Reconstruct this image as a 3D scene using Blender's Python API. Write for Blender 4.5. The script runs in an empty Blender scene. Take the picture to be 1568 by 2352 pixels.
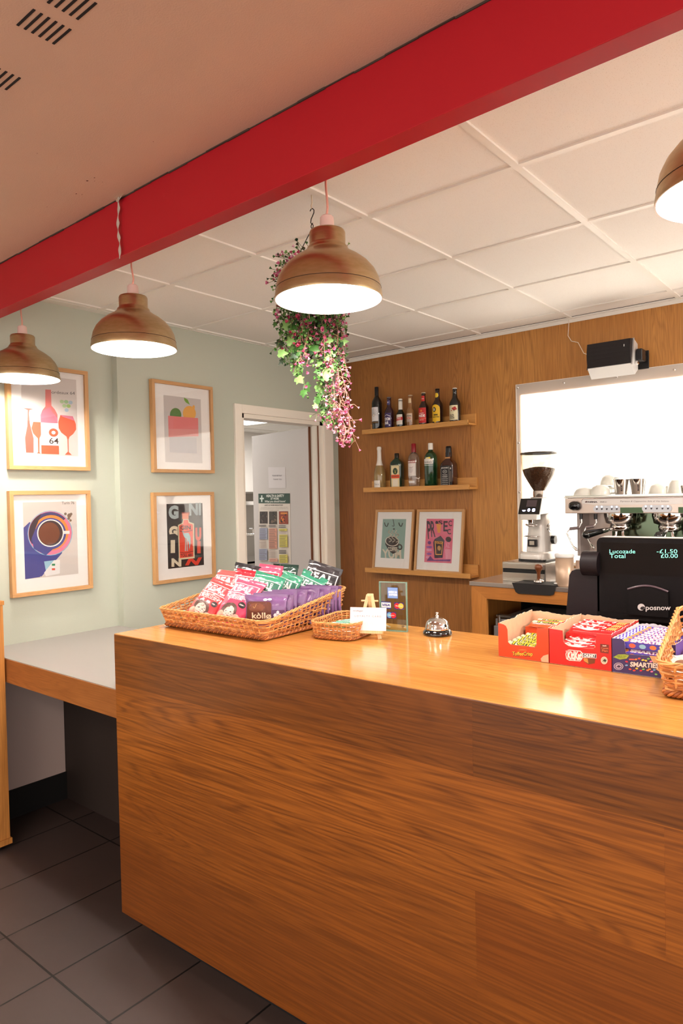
import bpy, bmesh, math, random
from mathutils import Vector, Matrix, noise
from mathutils.geometry import tessellate_polygon
PI=math.pi
SC=bpy.context.scene
COL=SC.collection
random.seed(7)
def V(*a): return Vector(a)
def lin(c):
    o=[]
    for v in c[:3]:
        v=v/255.0
        o.append(v/12.92 if v<=0.04045 else ((v+0.055)/1.055)**2.4)
    return (o[0],o[1],o[2],1.0)
MATS={}
def P(name,col,rough=.5,metal=0.,coat=0.,bump=0.,bscale=40.,emit=0.,alpha=1.,trans=0.,ior=1.45,var=0.,aniso=0.,sheen=0.,spec=None):
    if name in MATS: return MATS[name]
    m=bpy.data.materials.new(name); m.use_nodes=True; MATS[name]=m
    nt=m.node_tree; b=nt.nodes['Principled BSDF']
    b.inputs['Base Color'].default_value=lin(col); b.inputs['Roughness'].default_value=rough
    b.inputs['Metallic'].default_value=metal; b.inputs['Coat Weight'].default_value=coat
    b.inputs['Coat Roughness'].default_value=.1
    b.inputs['IOR'].default_value=ior; b.inputs['Transmission Weight'].default_value=trans
    b.inputs['Alpha'].default_value=alpha
    if spec is not None: b.inputs['Specular IOR Level'].default_value=spec
    if aniso: b.inputs['Anisotropic'].default_value=aniso
    if emit:
        b.inputs['Emission Color'].default_value=lin(col); b.inputs['Emission Strength'].default_value=emit
    tc=nt.nodes.new('ShaderNodeTexCoord')
    if bump or var:
        n=nt.nodes.new('ShaderNodeTexNoise'); n.inputs['Scale'].default_value=bscale; n.inputs['Detail'].default_value=5
        nt.links.new(tc.outputs['Object'],n.inputs['Vector'])
        if bump:
            bp=nt.nodes.new('ShaderNodeBump'); bp.inputs['Strength'].default_value=bump; bp.inputs['Distance'].default_value=.01
            nt.links.new(n.outputs['Fac'],bp.inputs['Height']); nt.links.new(bp.outputs['Normal'],b.inputs['Normal'])
        if var:
            r=nt.nodes.new('ShaderNodeValToRGB'); l=lin(col)
            r.color_ramp.elements[0].position=.3; r.color_ramp.elements[1].position=.7
            r.color_ramp.elements[0].color=tuple(x*(1-var) for x in l[:3])+(1,)
            r.color_ramp.elements[1].color=tuple(min(1,x*(1+var)) for x in l[:3])+(1,)
            nt.links.new(n.outputs['Fac'],r.inputs['Fac']); nt.links.new(r.outputs['Color'],b.inputs['Base Color'])
    return m
def ink(c):
    return P('ink_%02x%02x%02x'%tuple(c[:3]),c,.45)
def glassy(name,col,refl=.04,rough=.02,tint=1.):
    # thin clear pane: transparent body with a glossy skin by fresnel
    if name in MATS: return MATS[name]
    m=bpy.data.materials.new(name); m.use_nodes=True; MATS[name]=m
    nt=m.node_tree; nt.nodes.clear(); N=nt.nodes.new
    o=N('ShaderNodeOutputMaterial'); mx=N('ShaderNodeMixShader'); t=N('ShaderNodeBsdfTransparent'); g=N('ShaderNodeBsdfGlossy')
    lw=N('ShaderNodeLayerWeight'); lw.inputs['Blend'].default_value=.5
    pw=N('ShaderNodeMath'); pw.operation='POWER'; pw.inputs[1].default_value=4.; nt.links.new(lw.outputs['Facing'],pw.inputs[0])
    f=N('ShaderNodeMath'); f.operation='MULTIPLY_ADD'; f.inputs[1].default_value=.6; f.inputs[2].default_value=refl; nt.links.new(pw.outputs[0],f.inputs[0])
    t.inputs['Color'].default_value=lin(col); g.inputs['Roughness'].default_value=rough
    nt.links.new(f.outputs[0],mx.inputs[0]); nt.links.new(t.outputs[0],mx.inputs[1]); nt.links.new(g.outputs[0],mx.inputs[2])
    nt.links.new(mx.outputs[0],o.inputs['Surface'])
    return m
def wood(name,a,b,c,axis='X',scale=1.,plank=None,rough=.35,coat=.0,rot=0.,pl_var=.25,seed=0.,grain=1.,bump=.12,tones=None,boff=.43,ringc=.30):
    # a light, b mid, c dark grain; axis = grain direction; plank=(length,width) board layout
    if name in MATS: return MATS[name]
    m=bpy.data.materials.new(name); m.use_nodes=True; MATS[name]=m
    nt=m.node_tree; N=nt.nodes.new; L=nt.links.new; bs=nt.nodes['Principled BSDF']
    tc=N('ShaderNodeTexCoord'); mp=N('ShaderNodeMapping'); L(tc.outputs['Object'],mp.inputs['Vector'])
    mp.inputs['Location'].default_value=(seed,seed*1.7,seed*.6)
    s={'X':(.8,9,9),'Y':(9,.8,9),'Z':(9,9,.8)}[axis]
    mp.inputs['Scale'].default_value=tuple(v*scale for v in s)
    vec=mp.outputs['Vector']
    br=None
    if plank:
        # brick texture lies in its own xy: u along the grain, v across
        sp=N('ShaderNodeSeparateXYZ'); L(tc.outputs['Object'],sp.inputs[0]); cb=N('ShaderNodeCombineXYZ')
        u,v=plank[2],plank[3]
        L(sp.outputs[u],cb.inputs[0]); L(sp.outputs[v],cb.inputs[1])
        of=N('ShaderNodeVectorMath'); of.operation='ADD'; of.inputs[1].default_value=(plank[4],plank[5],0); L(cb.outputs[0],of.inputs[0])
        br=N('ShaderNodeTexBrick'); L(of.outputs[0],br.inputs['Vector'])
        br.inputs['Scale'].default_value=1.; br.inputs['Brick Width'].default_value=plank[0]; br.inputs['Row Height'].default_value=plank[1]
        br.inputs['Mortar Size'].default_value=.0006; br.inputs['Mortar Smooth'].default_value=.0
        br.inputs['Color1'].default_value=(0,0,0,1); br.inputs['Color2'].default_value=(1,1,1,1); br.inputs['Mortar'].default_value=(.3,.3,.3,1)
        br.offset=boff; br.squash=1.
        sc=N('ShaderNodeVectorMath'); sc.operation='SCALE'; sc.inputs['Scale'].default_value=13.; L(br.outputs['Color'],sc.inputs[0])
        ad=N('ShaderNodeVectorMath'); ad.operation='ADD'; L(vec,ad.inputs[0]); L(sc.outputs[0],ad.inputs[1]); vec=ad.outputs[0]
    n1=N('ShaderNodeTexNoise'); n1.inputs['Scale'].default_value=1.3; n1.inputs['Detail'].default_value=2.2; n1.inputs['Roughness'].default_value=.42; n1.inputs['Distortion'].default_value=.5
    L(vec,n1.inputs['Vector'])
    # growth rings: bands of a smooth noise field
    mul=N('ShaderNodeMath'); mul.operation='MULTIPLY'; mul.inputs[1].default_value=150*grain; L(n1.outputs['Fac'],mul.inputs[0])
    sn=N('ShaderNodeMath'); sn.operation='SINE'; L(mul.outputs[0],sn.inputs[0])
    ab=N('ShaderNodeMath'); ab.operation='MULTIPLY_ADD'; ab.inputs[1].default_value=.5; ab.inputs[2].default_value=.5; L(sn.outputs[0],ab.inputs[0])
    pw=N('ShaderNodeMath'); pw.operation='POWER'; pw.inputs[1].default_value=2.6; L(ab.outputs[0],pw.inputs[0])
    mp2=N('ShaderNodeMapping'); L(tc.outputs['Object'],mp2.inputs['Vector'])
    s2={'X':(7,260,260),'Y':(260,7,260),'Z':(260,260,7)}[axis]; mp2.inputs['Scale'].default_value=tuple(v*min(1.,scale) for v in s2)
    n2=N('ShaderNodeTexNoise'); n2.inputs['Scale'].default_value=1.; n2.inputs['Detail'].default_value=3; L(mp2.outputs[0],n2.inputs['Vector'])
    n3=N('ShaderNodeTexNoise'); n3.inputs['Scale'].default_value=.5; n3.inputs['Detail'].default_value=2; L(vec,n3.inputs['Vector'])
    r1=N('ShaderNodeValToRGB'); L(n3.outputs['Fac'],r1.inputs['Fac']); r1.color_ramp.elements[0].position=.30; r1.color_ramp.elements[1].position=.70
    r1.color_ramp.elements[0].color=lin(b); r1.color_ramp.elements[1].color=lin(a)
    r2=N('ShaderNodeValToRGB'); L(n2.outputs['Fac'],r2.inputs['Fac']); r2.color_ramp.elements[0].position=.42; r2.color_ramp.elements[1].position=.62
    r2.color_ramp.elements[0].color=(.5,.5,.5,1); r2.color_ramp.elements[1].color=(0,0,0,1)
    fd=N('ShaderNodeMapRange'); fd.inputs['From Min'].default_value=.38; fd.inputs['From Max'].default_value=.66; fd.inputs['To Min'].default_value=.04; fd.inputs['To Max'].default_value=ringc; L(n3.outputs['Fac'],fd.inputs['Value'])
    mxf=N('ShaderNodeMath'); mxf.operation='MULTIPLY_ADD'; L(fd.outputs[0],mxf.inputs[1]); L(pw.outputs[0],mxf.inputs[0])
    m2=N('ShaderNodeMath'); m2.operation='MULTIPLY'; m2.inputs[1].default_value=.7; L(r2.outputs['Color'],m2.inputs[0]); L(m2.outputs[0],mxf.inputs[2])
    mx=N('ShaderNodeMixRGB'); L(mxf.outputs[0],mx.inputs['Fac']); L(r1.outputs['Color'],mx.inputs['Color1']); mx.inputs['Color2'].default_value=lin(c)
    out=mx.outputs['Color']
    if br:
        hs=N('ShaderNodeMapRange'); hs.inputs['To Min'].default_value=1-pl_var; hs.inputs['To Max'].default_value=1+pl_var*.6; L(br.outputs['Color'],hs.inputs['Value'])
        vm=N('ShaderNodeVectorMath'); vm.operation='SCALE'; L(out,vm.inputs[0]); L(hs.outputs[0],vm.inputs['Scale']); out=vm.outputs[0]
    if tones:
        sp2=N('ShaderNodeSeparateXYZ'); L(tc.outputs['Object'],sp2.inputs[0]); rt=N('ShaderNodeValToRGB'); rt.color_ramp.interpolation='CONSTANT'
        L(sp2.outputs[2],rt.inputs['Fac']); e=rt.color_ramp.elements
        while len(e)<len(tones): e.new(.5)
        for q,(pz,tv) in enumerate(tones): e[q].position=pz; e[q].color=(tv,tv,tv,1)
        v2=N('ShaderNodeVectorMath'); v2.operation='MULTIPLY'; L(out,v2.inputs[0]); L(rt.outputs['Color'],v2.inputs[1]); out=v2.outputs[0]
    L(out,bs.inputs['Base Color'])
    bs.inputs['Roughness'].default_value=rough; bs.inputs['Coat Weight'].default_value=coat; bs.inputs['Coat Roughness'].default_value=.12
    if bump:
        bp=N('ShaderNodeBump'); bp.inputs['Strength'].default_value=bump; bp.inputs['Distance'].default_value=.002; L(n2.outputs['Fac'],bp.inputs['Height']); L(bp.outputs[0],bs.inputs['Normal'])
    return m

class MB:
    """collects shapes into one mesh; one material slot per material used"""
    def __init__(s): s.v=[]; s.f=[]; s.m=[]; s.sm=[]; s.mats=[]
    def mi(s,m):
        if m not in s.mats: s.mats.append(m)
        return s.mats.index(m)
    def add(s,vs,fs,m,M=None,smooth=False):
        o=len(s.v); k=s.mi(m)
        for p in vs:
            p=Vector(p)
            s.v.append(M@p if M is not None else p)
        for f in fs: s.f.append([o+i for i in f]); s.m.append(k); s.sm.append(smooth)
        return s
    def box(s,x0,x1,y0,y1,z0,z1,m,M=None,bev=0.):
        if bev<=0:
            vs=[(x,y,z) for z in (z0,z1) for y in (y0,y1) for x in (x0,x1)]
            return s.add(vs,[(0,2,3,1),(4,5,7,6),(0,1,5,4),(2,6,7,3),(0,4,6,2),(1,3,7,5)],m,M)
        bm=bmesh.new(); bmesh.ops.create_cube(bm,size=1)
        bmesh.ops.scale(bm,vec=(x1-x0,y1-y0,z1-z0),verts=bm.verts); bmesh.ops.translate(bm,vec=((x0+x1)/2,(y0+y1)/2,(z0+z1)/2),verts=bm.verts)
        bmesh.ops.bevel(bm,geom=bm.edges[:],offset=bev,segments=3,affect='EDGES',profile=.6)
        return s.bm(bm,m,M)
    def bm(s,bm,m,M=None,smooth=False):
        bm.verts.index_update()
        s.add([v.co.copy() for v in bm.verts],[[v.index for v in f.verts] for f in bm.faces],m,M,smooth); bm.free(); return s
    def lathe(s,prof,m,segs=32,M=None,se=2.,ax=1.,ay=1.,smooth=True,a0=0,a1=2*PI):
        # prof: list of (r,z); se: superellipse power (2 round, 8 square)
        vs=[];fs=[];full=abs(a1-a0-2*PI)<1e-6; n=segs if full else segs+1
        for r,z in prof:
            for i in range(n):
                a=a0+(a1-a0)*i/segs; x,y=secs(a,se); vs.append((x*r*ax,y*r*ay,z))
        for j in range(len(prof)-1):
            for i in range(segs):
                i2=(i+1)%n; a,b=j*n+i,j*n+i2; fs.append((a,b,b+n,a+n))
        return s.add(vs,fs,m,M,smooth)
    def cyl(s,p0,p1,r,m,segs=16,r2=None,M=None,smooth=True,cap=True):
        p0=Vector(p0);p1=Vector(p1);d=p1-p0;q=d.to_track_quat('Z','Y').to_matrix(); r2=r if r2 is None else r2
        vs=[];fs=[]
        for p,rr in ((p0,r),(p1,r2)):
            for i in range(segs):
                a=2*PI*i/segs; vs.append(p+q@Vector((math.cos(a)*rr,math.sin(a)*rr,0)))
        for i in range(segs): fs.append((i,(i+1)%segs,segs+(i+1)%segs,segs+i))
        s.add(vs,fs,m,M,smooth)
        if cap: s.add(vs,[tuple(range(segs))[::-1],tuple(range(segs,2*segs))],m,M,False)
        return s
    def tube(s,pts,r,m,segs=8,M=None,closed=False,rr=None):
        pts=[Vector(p) for p in pts]; n=len(pts); vs=[];fs=[]; pu=None
        for i,p in enumerate(pts):
            a=pts[(i-1)%n] if (i>0 or closed) else p; b=pts[(i+1)%n] if (i<n-1 or closed) else p
            t=(b-a); t=t.normalized() if t.length>1e-9 else Vector((0,0,1))
            if pu is None: pu=t.orthogonal().normalized()
            pu=(pu-t*pu.dot(t)); pu=pu.normalized() if pu.length>1e-6 else t.orthogonal().normalized()
            w=t.cross(pu); R_=rr[i] if rr else r
            for k in range(segs):
                an=2*PI*k/segs; vs.append(p+pu*math.cos(an)*R_+w*math.sin(an)*R_)
        for i in range(n if closed else n-1):
            j=(i+1)%n
            for k in range(segs): fs.append((i*segs+k,i*segs+(k+1)%segs,j*segs+(k+1)%segs,j*segs+k))
        s.add(vs,fs,m,M,True)
        if not closed: s.add([vs[k] for k in range(segs)]+[vs[(n-1)*segs+k] for k in range(segs)],[tuple(range(segs))[::-1],tuple(range(segs,2*segs))],m,M)
        return s
    def prism(s,poly,z0,z1,m,M=None,smooth=False):
        n=len(poly); vs=[(x,y,z0) for x,y in poly]+[(x,y,z1) for x,y in poly]
        tr=tessellate_polygon([[Vector((x,y,0)) for x,y in poly]])
        fs=[tuple(t) for t in tr]+[tuple(n+i for i in t)[::-1] for t in tr]
        s.add(vs,fs,m,M); 
        return s.add(vs,[(i,(i+1)%n,n+(i+1)%n,n+i) for i in range(n)],m,M,smooth)
    def ball(s,c,r,m,segs=16,M=None,sz=1.,se=2.):
        pr=[(max(1e-5,r*math.sin(PI*i/segs)),-r*sz*math.cos(PI*i/segs)) for i in range(segs+1)]
        T=Matrix.Translation(c); return s.lathe(pr,m,segs*2,(M@T) if M is not None else T)
    def grid(s,f,nu,nv,m,M=None,smooth=True,flip=False):
        vs=[f(i/nu,j/nv) for j in range(nv+1) for i in range(nu+1)]
        fs=[]
        for j in range(nv):
            for i in range(nu):
                a=j*(nu+1)+i; q=(a,a+1,a+nu+2,a+nu+1); fs.append(q[::-1] if flip else q)
        return s.add(vs,fs,m,M,smooth)
    def build(s,name,parent=None,M=None,merge=False):
        me=bpy.data.meshes.new(name); me.from_pydata([tuple(v) for v in s.v],[],s.f)
        for m in s.mats: me.materials.append(m)
        me.polygons.foreach_set('material_index',s.m); me.polygons.foreach_set('use_smooth',s.sm)
        me.update()
        bm=bmesh.new(); bm.from_mesh(me)
        if merge: bmesh.ops.remove_doubles(bm,verts=bm.verts,dist=1e-5)
        if not getattr(s,'flat',False): bmesh.ops.recalc_face_normals(bm,faces=bm.faces)
        bm.to_mesh(me); bm.free()
        o=bpy.data.objects.new(name,me); COL.objects.link(o)
        if parent: o.parent=parent
        if M is not None: o.matrix_local=M
        return o
def secs(a,p):
    c,s=math.cos(a),math.sin(a)
    if p==2.: return c,s
    k=(abs(c)**p+abs(s)**p)**(-1/p); return c*k,s*k
def thing(name,label,cat,loc=(0,0,0),rot=(0,0,0),group=None):
    o=bpy.data.objects.new(name,None); COL.objects.link(o); o.empty_display_size=.05
    o.location=loc; o.rotation_euler=rot; o['label']=label; o['category']=cat
    if group: o['group']=group
    return o
def tag(o,label,cat,group=None,kind=None):
    o['label']=label; o['category']=cat
    if group: o['group']=group
    if kind: o['kind']=kind
    return o
def struct(name,mb,M=None):
    o=mb.build(name,None,M); o['kind']='structure'; return o
def place(o,loc=(0,0,0),rot=(0,0,0)): o.location=loc; o.rotation_euler=rot; return o
def dup(root,loc,rot,label,group=None,scale=None):
    r=root.copy(); COL.objects.link(r); r.location=loc; r.rotation_euler=rot; r['label']=label
    if group: r['group']=group
    if scale: r.scale=scale
    for ch in list(root.children):
        c=ch.copy(); COL.objects.link(c); c.parent=r
        for g in list(ch.children):
            d=g.copy(); COL.objects.link(d); d.parent=c
    return r
# ---- flat lettering and printed shapes -----------------------------------
TXT={}
def glyphs(s,bold=0.,shear=0.,space=1.):
    k=(s,bold,shear,space)
    if k in TXT: return TXT[k]
    cu=bpy.data.curves.new('t','FONT'); cu.body=s; cu.size=1.; cu.align_x='CENTER'; cu.align_y='CENTER'; cu.offset=bold; cu.shear=shear; cu.space_character=space
    cu.resolution_u=3
    o=bpy.data.objects.new('t',cu); COL.objects.link(o)
    dg=bpy.context.evaluated_depsgraph_get(); me=bpy.data.meshes.new_from_object(o.evaluated_get(dg))
    vs=[(v.co.x,v.co.y) for v in me.vertices]; fs=[tuple(p.vertices) for p in me.polygons]
    bpy.data.objects.remove(o); bpy.data.curves.remove(cu); bpy.data.meshes.remove(me)
    if vs:
        xs=[v[0] for v in vs]; ys=[v[1] for v in vs]; cx,cy=(min(xs)+max(xs))/2,(min(ys)+max(ys))/2
        vs=[(x-cx,y-cy) for x,y in vs]; w,h=max(xs)-min(xs),max(ys)-min(ys)
    else: w=h=1
    TXT[k]=(vs,fs,w,h); return TXT[k]
def homog(src,dst):
    A=[];
    for (x,y),(u,v) in zip(src,dst):
        A.append([x,y,1,0,0,0,-u*x,-u*y,u]); A.append([0,0,0,x,y,1,-v*x,-v*y,v])
    n=8
    for i in range(n):
        p=max(range(i,n),key=lambda r:abs(A[r][i])); A[i],A[p]=A[p],A[i]
        d=A[i][i]; A[i]=[a/d for a in A[i]]
        for r in range(n):
            if r!=i and A[r][i]: 
                q=A[r][i]; A[r]=[a-q*b for a,b in zip(A[r],A[i])]
    h=[A[i][8] for i in range(8)]+[1.]
    def f(x,y):
        w=h[6]*x+h[7]*y+1; return ((h[0]*x+h[1]*y+h[2])/w,(h[3]*x+h[4]*y+h[5])/w)
    return f
class CV:
    """flat print: shapes drawn in 2D in painting order, each a hair above the last"""
    def __init__(s,eps=.00012,pre=None): s.L=[]; s.k=1; s.eps=eps*.28; s.pre=pre
    def _a(s,vs,fs,col):
        if s.pre: vs=[s.pre(x,y) for x,y in vs]
        s.L.append((vs,fs,col if not isinstance(col,(tuple,list)) else ink(col),s.k)); s.k+=1; return s
    def poly(s,p,col):
        tr=tessellate_polygon([[Vector((x,y,0)) for x,y in p]]); return s._a(list(p),[tuple(t) for t in tr],col)
    def rect(s,x0,y0,x1,y1,col,ang=0):
        p=[(x0,y0),(x1,y0),(x1,y1),(x0,y1)]
        if ang:
            cx,cy=(x0+x1)/2,(y0+y1)/2; c,n=math.cos(ang),math.sin(ang); p=[(cx+(x-cx)*c-(y-cy)*n,cy+(x-cx)*n+(y-cy)*c) for x,y in p]
        return s.poly(p,col)
    def rrect(s,x0,y0,x1,y1,r,col):
        p=[]
        for cx,cy,a in ((x1-r,y1-r,0),(x0+r,y1-r,90),(x0+r,y0+r,180),(x1-r,y0+r,270)):
            for k in range(5): t=math.radians(a+k*22.5); p.append((cx+r*math.cos(t),cy+r*math.sin(t)))
        return s.poly(p,col)
    def ell(s,cx,cy,rx,ry,col,a0=0,a1=360,rot=0,n=28):
        p=[]; c,q=math.cos(rot),math.sin(rot)
        full=abs(a1-a0)>=360
        for k in range(n+(0 if full else 1)):
            t=math.radians(a0+(a1-a0)*k/n); x,y=rx*math.cos(t),ry*math.sin(t); p.append((cx+x*c-y*q,cy+x*q+y*c))
        return s.poly(p,col)
    def line(s,pts,w,col):
        for (x0,y0),(x1,y1) in zip(pts[:-1],pts[1:]):
            dx,dy=x1-x0,y1-y0; l=math.hypot(dx,dy) or 1; nx,ny=-dy/l*w/2,dx/l*w/2; ex,ey=dx/l*w*.3,dy/l*w*.3
            s.poly([(x0+nx-ex,y0+ny-ey),(x1+nx+ex,y1+ny+ey),(x1-nx+ex,y1-ny+ey),(x0-nx-ex,y0-ny-ey)],col); s.k-=1
        s.k+=1; return s
    def curve(s,pts,w,col,n=8):
        # catmull-rom through points
        P_=[pts[0]]+list(pts)+[pts[-1]]; o=[]
        for i in range(1,len(P_)-2):
            a,b,c,d=P_[i-1:i+3]
            for k in range(n):
                t=k/n; o.append(tuple(.5*((2*b[j])+(-a[j]+c[j])*t+(2*a[j]-5*b[j]+4*c[j]-d[j])*t*t+(-a[j]+3*b[j]-3*c[j]+d[j])*t**3) for j in (0,1)))
        o.append(tuple(pts[-1])); return s.line(o,w,col)
    def text(s,cx,cy,t,w,h,col,bold=0.,shear=0.,ang=0.,space=1.,flipy=False):
        vs,fs,gw,gh=glyphs(t,bold,shear,space); kx=w/gw; ky=(h/gh) if h else kx
        if flipy: ky=-ky
        c,q=math.cos(ang),math.sin(ang); return s._a([(cx+x*kx*c-y*ky*q,cy+x*kx*q+y*ky*c) for x,y in vs],fs,col)
    def build(s,name,parent,fmap,cutu=None,cutv=None,M=None):
        """fmap(x,y,offset)->Vector ; cutu/cutv: lines along which shapes are split so they follow a curved face"""
        mb=MB(); mb.flat=True
        for vs,fs,m,k in s.L:
            k=k+3
            if cutu or cutv:
                bm=bmesh.new(); bv=[bm.verts.new((x,y,0)) for x,y in vs]
                for f in fs:
                    try: bm.faces.new([bv[i] for i in f])
                    except ValueError: pass
                for axis,cuts in ((0,cutu or []),(1,cutv or [])):
                    lo=min(v.co[axis] for v in bm.verts); hi=max(v.co[axis] for v in bm.verts)
                    for c in cuts:
                        if lo<c<hi:
                            co=[0,0,0]; no=[0,0,0]; co[axis]=c; no[axis]=1
                            bmesh.ops.bisect_plane(bm,geom=bm.verts[:]+bm.edges[:]+bm.faces[:],plane_co=co,plane_no=no,dist=1e-7)
                bm.verts.index_update()
                vs=[(v.co.x,v.co.y) for v in bm.verts]; fs=[tuple(v.index for v in f.verts) for f in bm.faces]; bm.free()
            mb.add([fmap(x,y,k*s.eps) for x,y in vs],fs,m)
        return mb.build(name,parent,M)
def flat_xz(x,y,d): return Vector((x,-d,y))       # face looking to -Y
def flat_yz(x,y,d): return Vector((d,x,y))        # face looking to +X
def flat_xy(x,y,d): return Vector((x,y,d))        # face looking up
LAMP_W,BAR_W,FRONT_W,WORLD_S,EXPO,ROOMGLOW_E=12.,50.,24.,1.25,.95,4.
# ============================ materials =====================================
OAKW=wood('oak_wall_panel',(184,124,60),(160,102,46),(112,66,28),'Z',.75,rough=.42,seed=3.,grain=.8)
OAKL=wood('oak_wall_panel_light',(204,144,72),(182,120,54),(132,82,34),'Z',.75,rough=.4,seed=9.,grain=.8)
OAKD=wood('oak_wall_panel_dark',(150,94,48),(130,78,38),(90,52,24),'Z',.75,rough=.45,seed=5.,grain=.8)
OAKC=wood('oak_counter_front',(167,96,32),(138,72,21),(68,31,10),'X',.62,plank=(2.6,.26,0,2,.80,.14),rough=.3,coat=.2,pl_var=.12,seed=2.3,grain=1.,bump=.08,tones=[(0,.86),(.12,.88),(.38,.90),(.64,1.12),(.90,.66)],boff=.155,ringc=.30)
OAKT=wood('oak_counter_top',(228,164,86),(214,146,70),(170,104,44),'X',.7,plank=(1.7,.3,0,1,.6,.12),rough=.2,coat=.4,pl_var=.10,seed=6.1,grain=.7,bump=.05)
OAKF=wood('oak_frame',(206,160,108),(192,144,92),(166,118,70),'X',2.2,rough=.45,seed=1.,grain=.5,bump=.05)
OAKFZ=wood('oak_frame_upright',(206,160,108),(192,144,92),(166,118,70),'Z',2.2,rough=.45,seed=1.4,grain=.5,bump=.05)
OAKFY=wood('oak_frame_cross',(206,160,108),(192,144,92),(166,118,70),'Y',2.2,rough=.45,seed=1.9,grain=.5,bump=.05)
OAKS=wood('oak_shelf',(220,164,92),(204,146,76),(176,118,56),'X',1.6,rough=.42,seed=4.,grain=.6,bump=.05)
BIRCH=wood('oak_fascia',(176,112,56),(156,94,44),(130,74,34),'X',1.,rough=.45,seed=8.,grain=.6)
CABO=wood('cabinet_oak',(208,142,72),(190,124,58),(150,92,40),'Z',1.1,rough=.4,seed=7.,grain=.6)
PINE=wood('pale_pine',(232,202,158),(222,190,142),(200,160,110),'Z',4.,rough=.5,seed=7.5,grain=.5)
GREEN=P('sage_wall_paint',(184,189,174),.75,bump=.04,bscale=120)
LOWW=P('sage_wall_paint',(184,189,174))
WHITE=P('white_paint',(240,233,220),.45)
WHITEP=P('white_plastic',(235,232,228),.3)
STEEL=P('brushed_steel',(200,196,190),.28,1.,bump=.03,bscale=90)
CHROME=P('chrome',(225,222,220),.07,1.)
DSTEEL=P('dark_steel',(120,116,112),.35,1.)
BLACKP=P('black_plastic',(22,20,22),.35)
BLACKM=P('black_matt',(16,15,16),.7)
BLACKG=P('black_gloss',(10,10,12),.08,coat=.5)
GREYW=P('grey_metal_casing',(160,160,162),.4,.3)

def tiled(name,c,cv,mort,w,h,ox,oy,ms,rough,var=.12,spk=False,uv=('X','Y')):
    m=bpy.data.materials.new(name); m.use_nodes=True; nt=m.node_tree; N=nt.nodes.new; L=nt.links.new; b=nt.nodes['Principled BSDF']
    tc=N('ShaderNodeTexCoord'); of=N('ShaderNodeVectorMath'); of.operation='ADD'; of.inputs[1].default_value=(ox,oy,0); L(tc.outputs['Object'],of.inputs[0])
    br=N('ShaderNodeTexBrick'); L(of.outputs[0],br.inputs['Vector']); br.offset=0; br.squash=1
    br.inputs['Scale'].default_value=1; br.inputs['Brick Width'].default_value=w; br.inputs['Row Height'].default_value=h; br.inputs['Mortar Size'].default_value=ms; br.inputs['Mortar Smooth'].default_value=.2
    l=lin(c); l2=lin(cv); br.inputs['Color1'].default_value=l; br.inputs['Color2'].default_value=l2; br.inputs['Mortar'].default_value=lin(mort)
    n=N('ShaderNodeTexNoise'); n.inputs['Scale'].default_value=6; n.inputs['Detail'].default_value=8; n.inputs['Roughness'].default_value=.65; L(tc.outputs['Object'],n.inputs['Vector'])
    mr=N('ShaderNodeMapRange'); mr.inputs['To Min'].default_value=1-var; mr.inputs['To Max'].default_value=1+var; L(n.outputs['Fac'],mr.inputs['Value'])
    vm=N('ShaderNodeVectorMath'); vm.operation='SCALE'; L(br.outputs['Color'],vm.inputs[0]); L(mr.outputs[0],vm.inputs['Scale'])
    L(vm.outputs[0],b.inputs['Base Color']); b.inputs['Roughness'].default_value=rough
    bp=N('ShaderNodeBump'); bp.inputs['Strength'].default_value=.4; bp.inputs['Distance'].default_value=.003; bp.invert=True; L(br.outputs['Fac'],bp.inputs['Height']); L(bp.outputs[0],b.inputs['Normal'])
    return m
FLOORM=tiled('slate_floor_tiles',(69,56,53),(60,49,47),(21,16,15),.327,.62,-(-2.82)%.327,.14,.004,.5)
def speck(name,c,c2,sc,th,rough=.9):
    m=bpy.data.materials.new(name); m.use_nodes=True; nt=m.node_tree; N=nt.nodes.new; L=nt.links.new; b=nt.nodes['Principled BSDF']
    tc=N('ShaderNodeTexCoord'); v=N('ShaderNodeTexVoronoi'); v.inputs['Scale'].default_value=sc; L(tc.outputs['Object'],v.inputs['Vector'])
    r=N('ShaderNodeValToRGB'); r.color_ramp.elements[0].position=th; r.color_ramp.elements[1].position=th+.05; r.color_ramp.elements[0].color=lin(c2); r.color_ramp.elements[1].color=lin(c)
    L(v.outputs['Distance'],r.inputs['Fac']); L(r.outputs['Color'],b.inputs['Base Color']); b.inputs['Roughness'].default_value=rough
    bp=N('ShaderNodeBump'); bp.inputs['Strength'].default_value=.25; bp.inputs['Distance'].default_value=.002; L(r.outputs['Color'],bp.inputs['Height']); L(bp.outputs[0],b.inputs['Normal'])
    return m
CTILE=speck('speckled_ceiling_tile',(242,238,232),(212,202,190),230,.14)
PLAST=P('painted_plaster_ceiling',(206,168,146),.8,bump=.12,bscale=260)
TBAR=P('ceiling_grid_metal',(240,236,228),.4)
RED=P('red_beam_paint',(176,8,28),.5,bump=.02,bscale=30)

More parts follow.
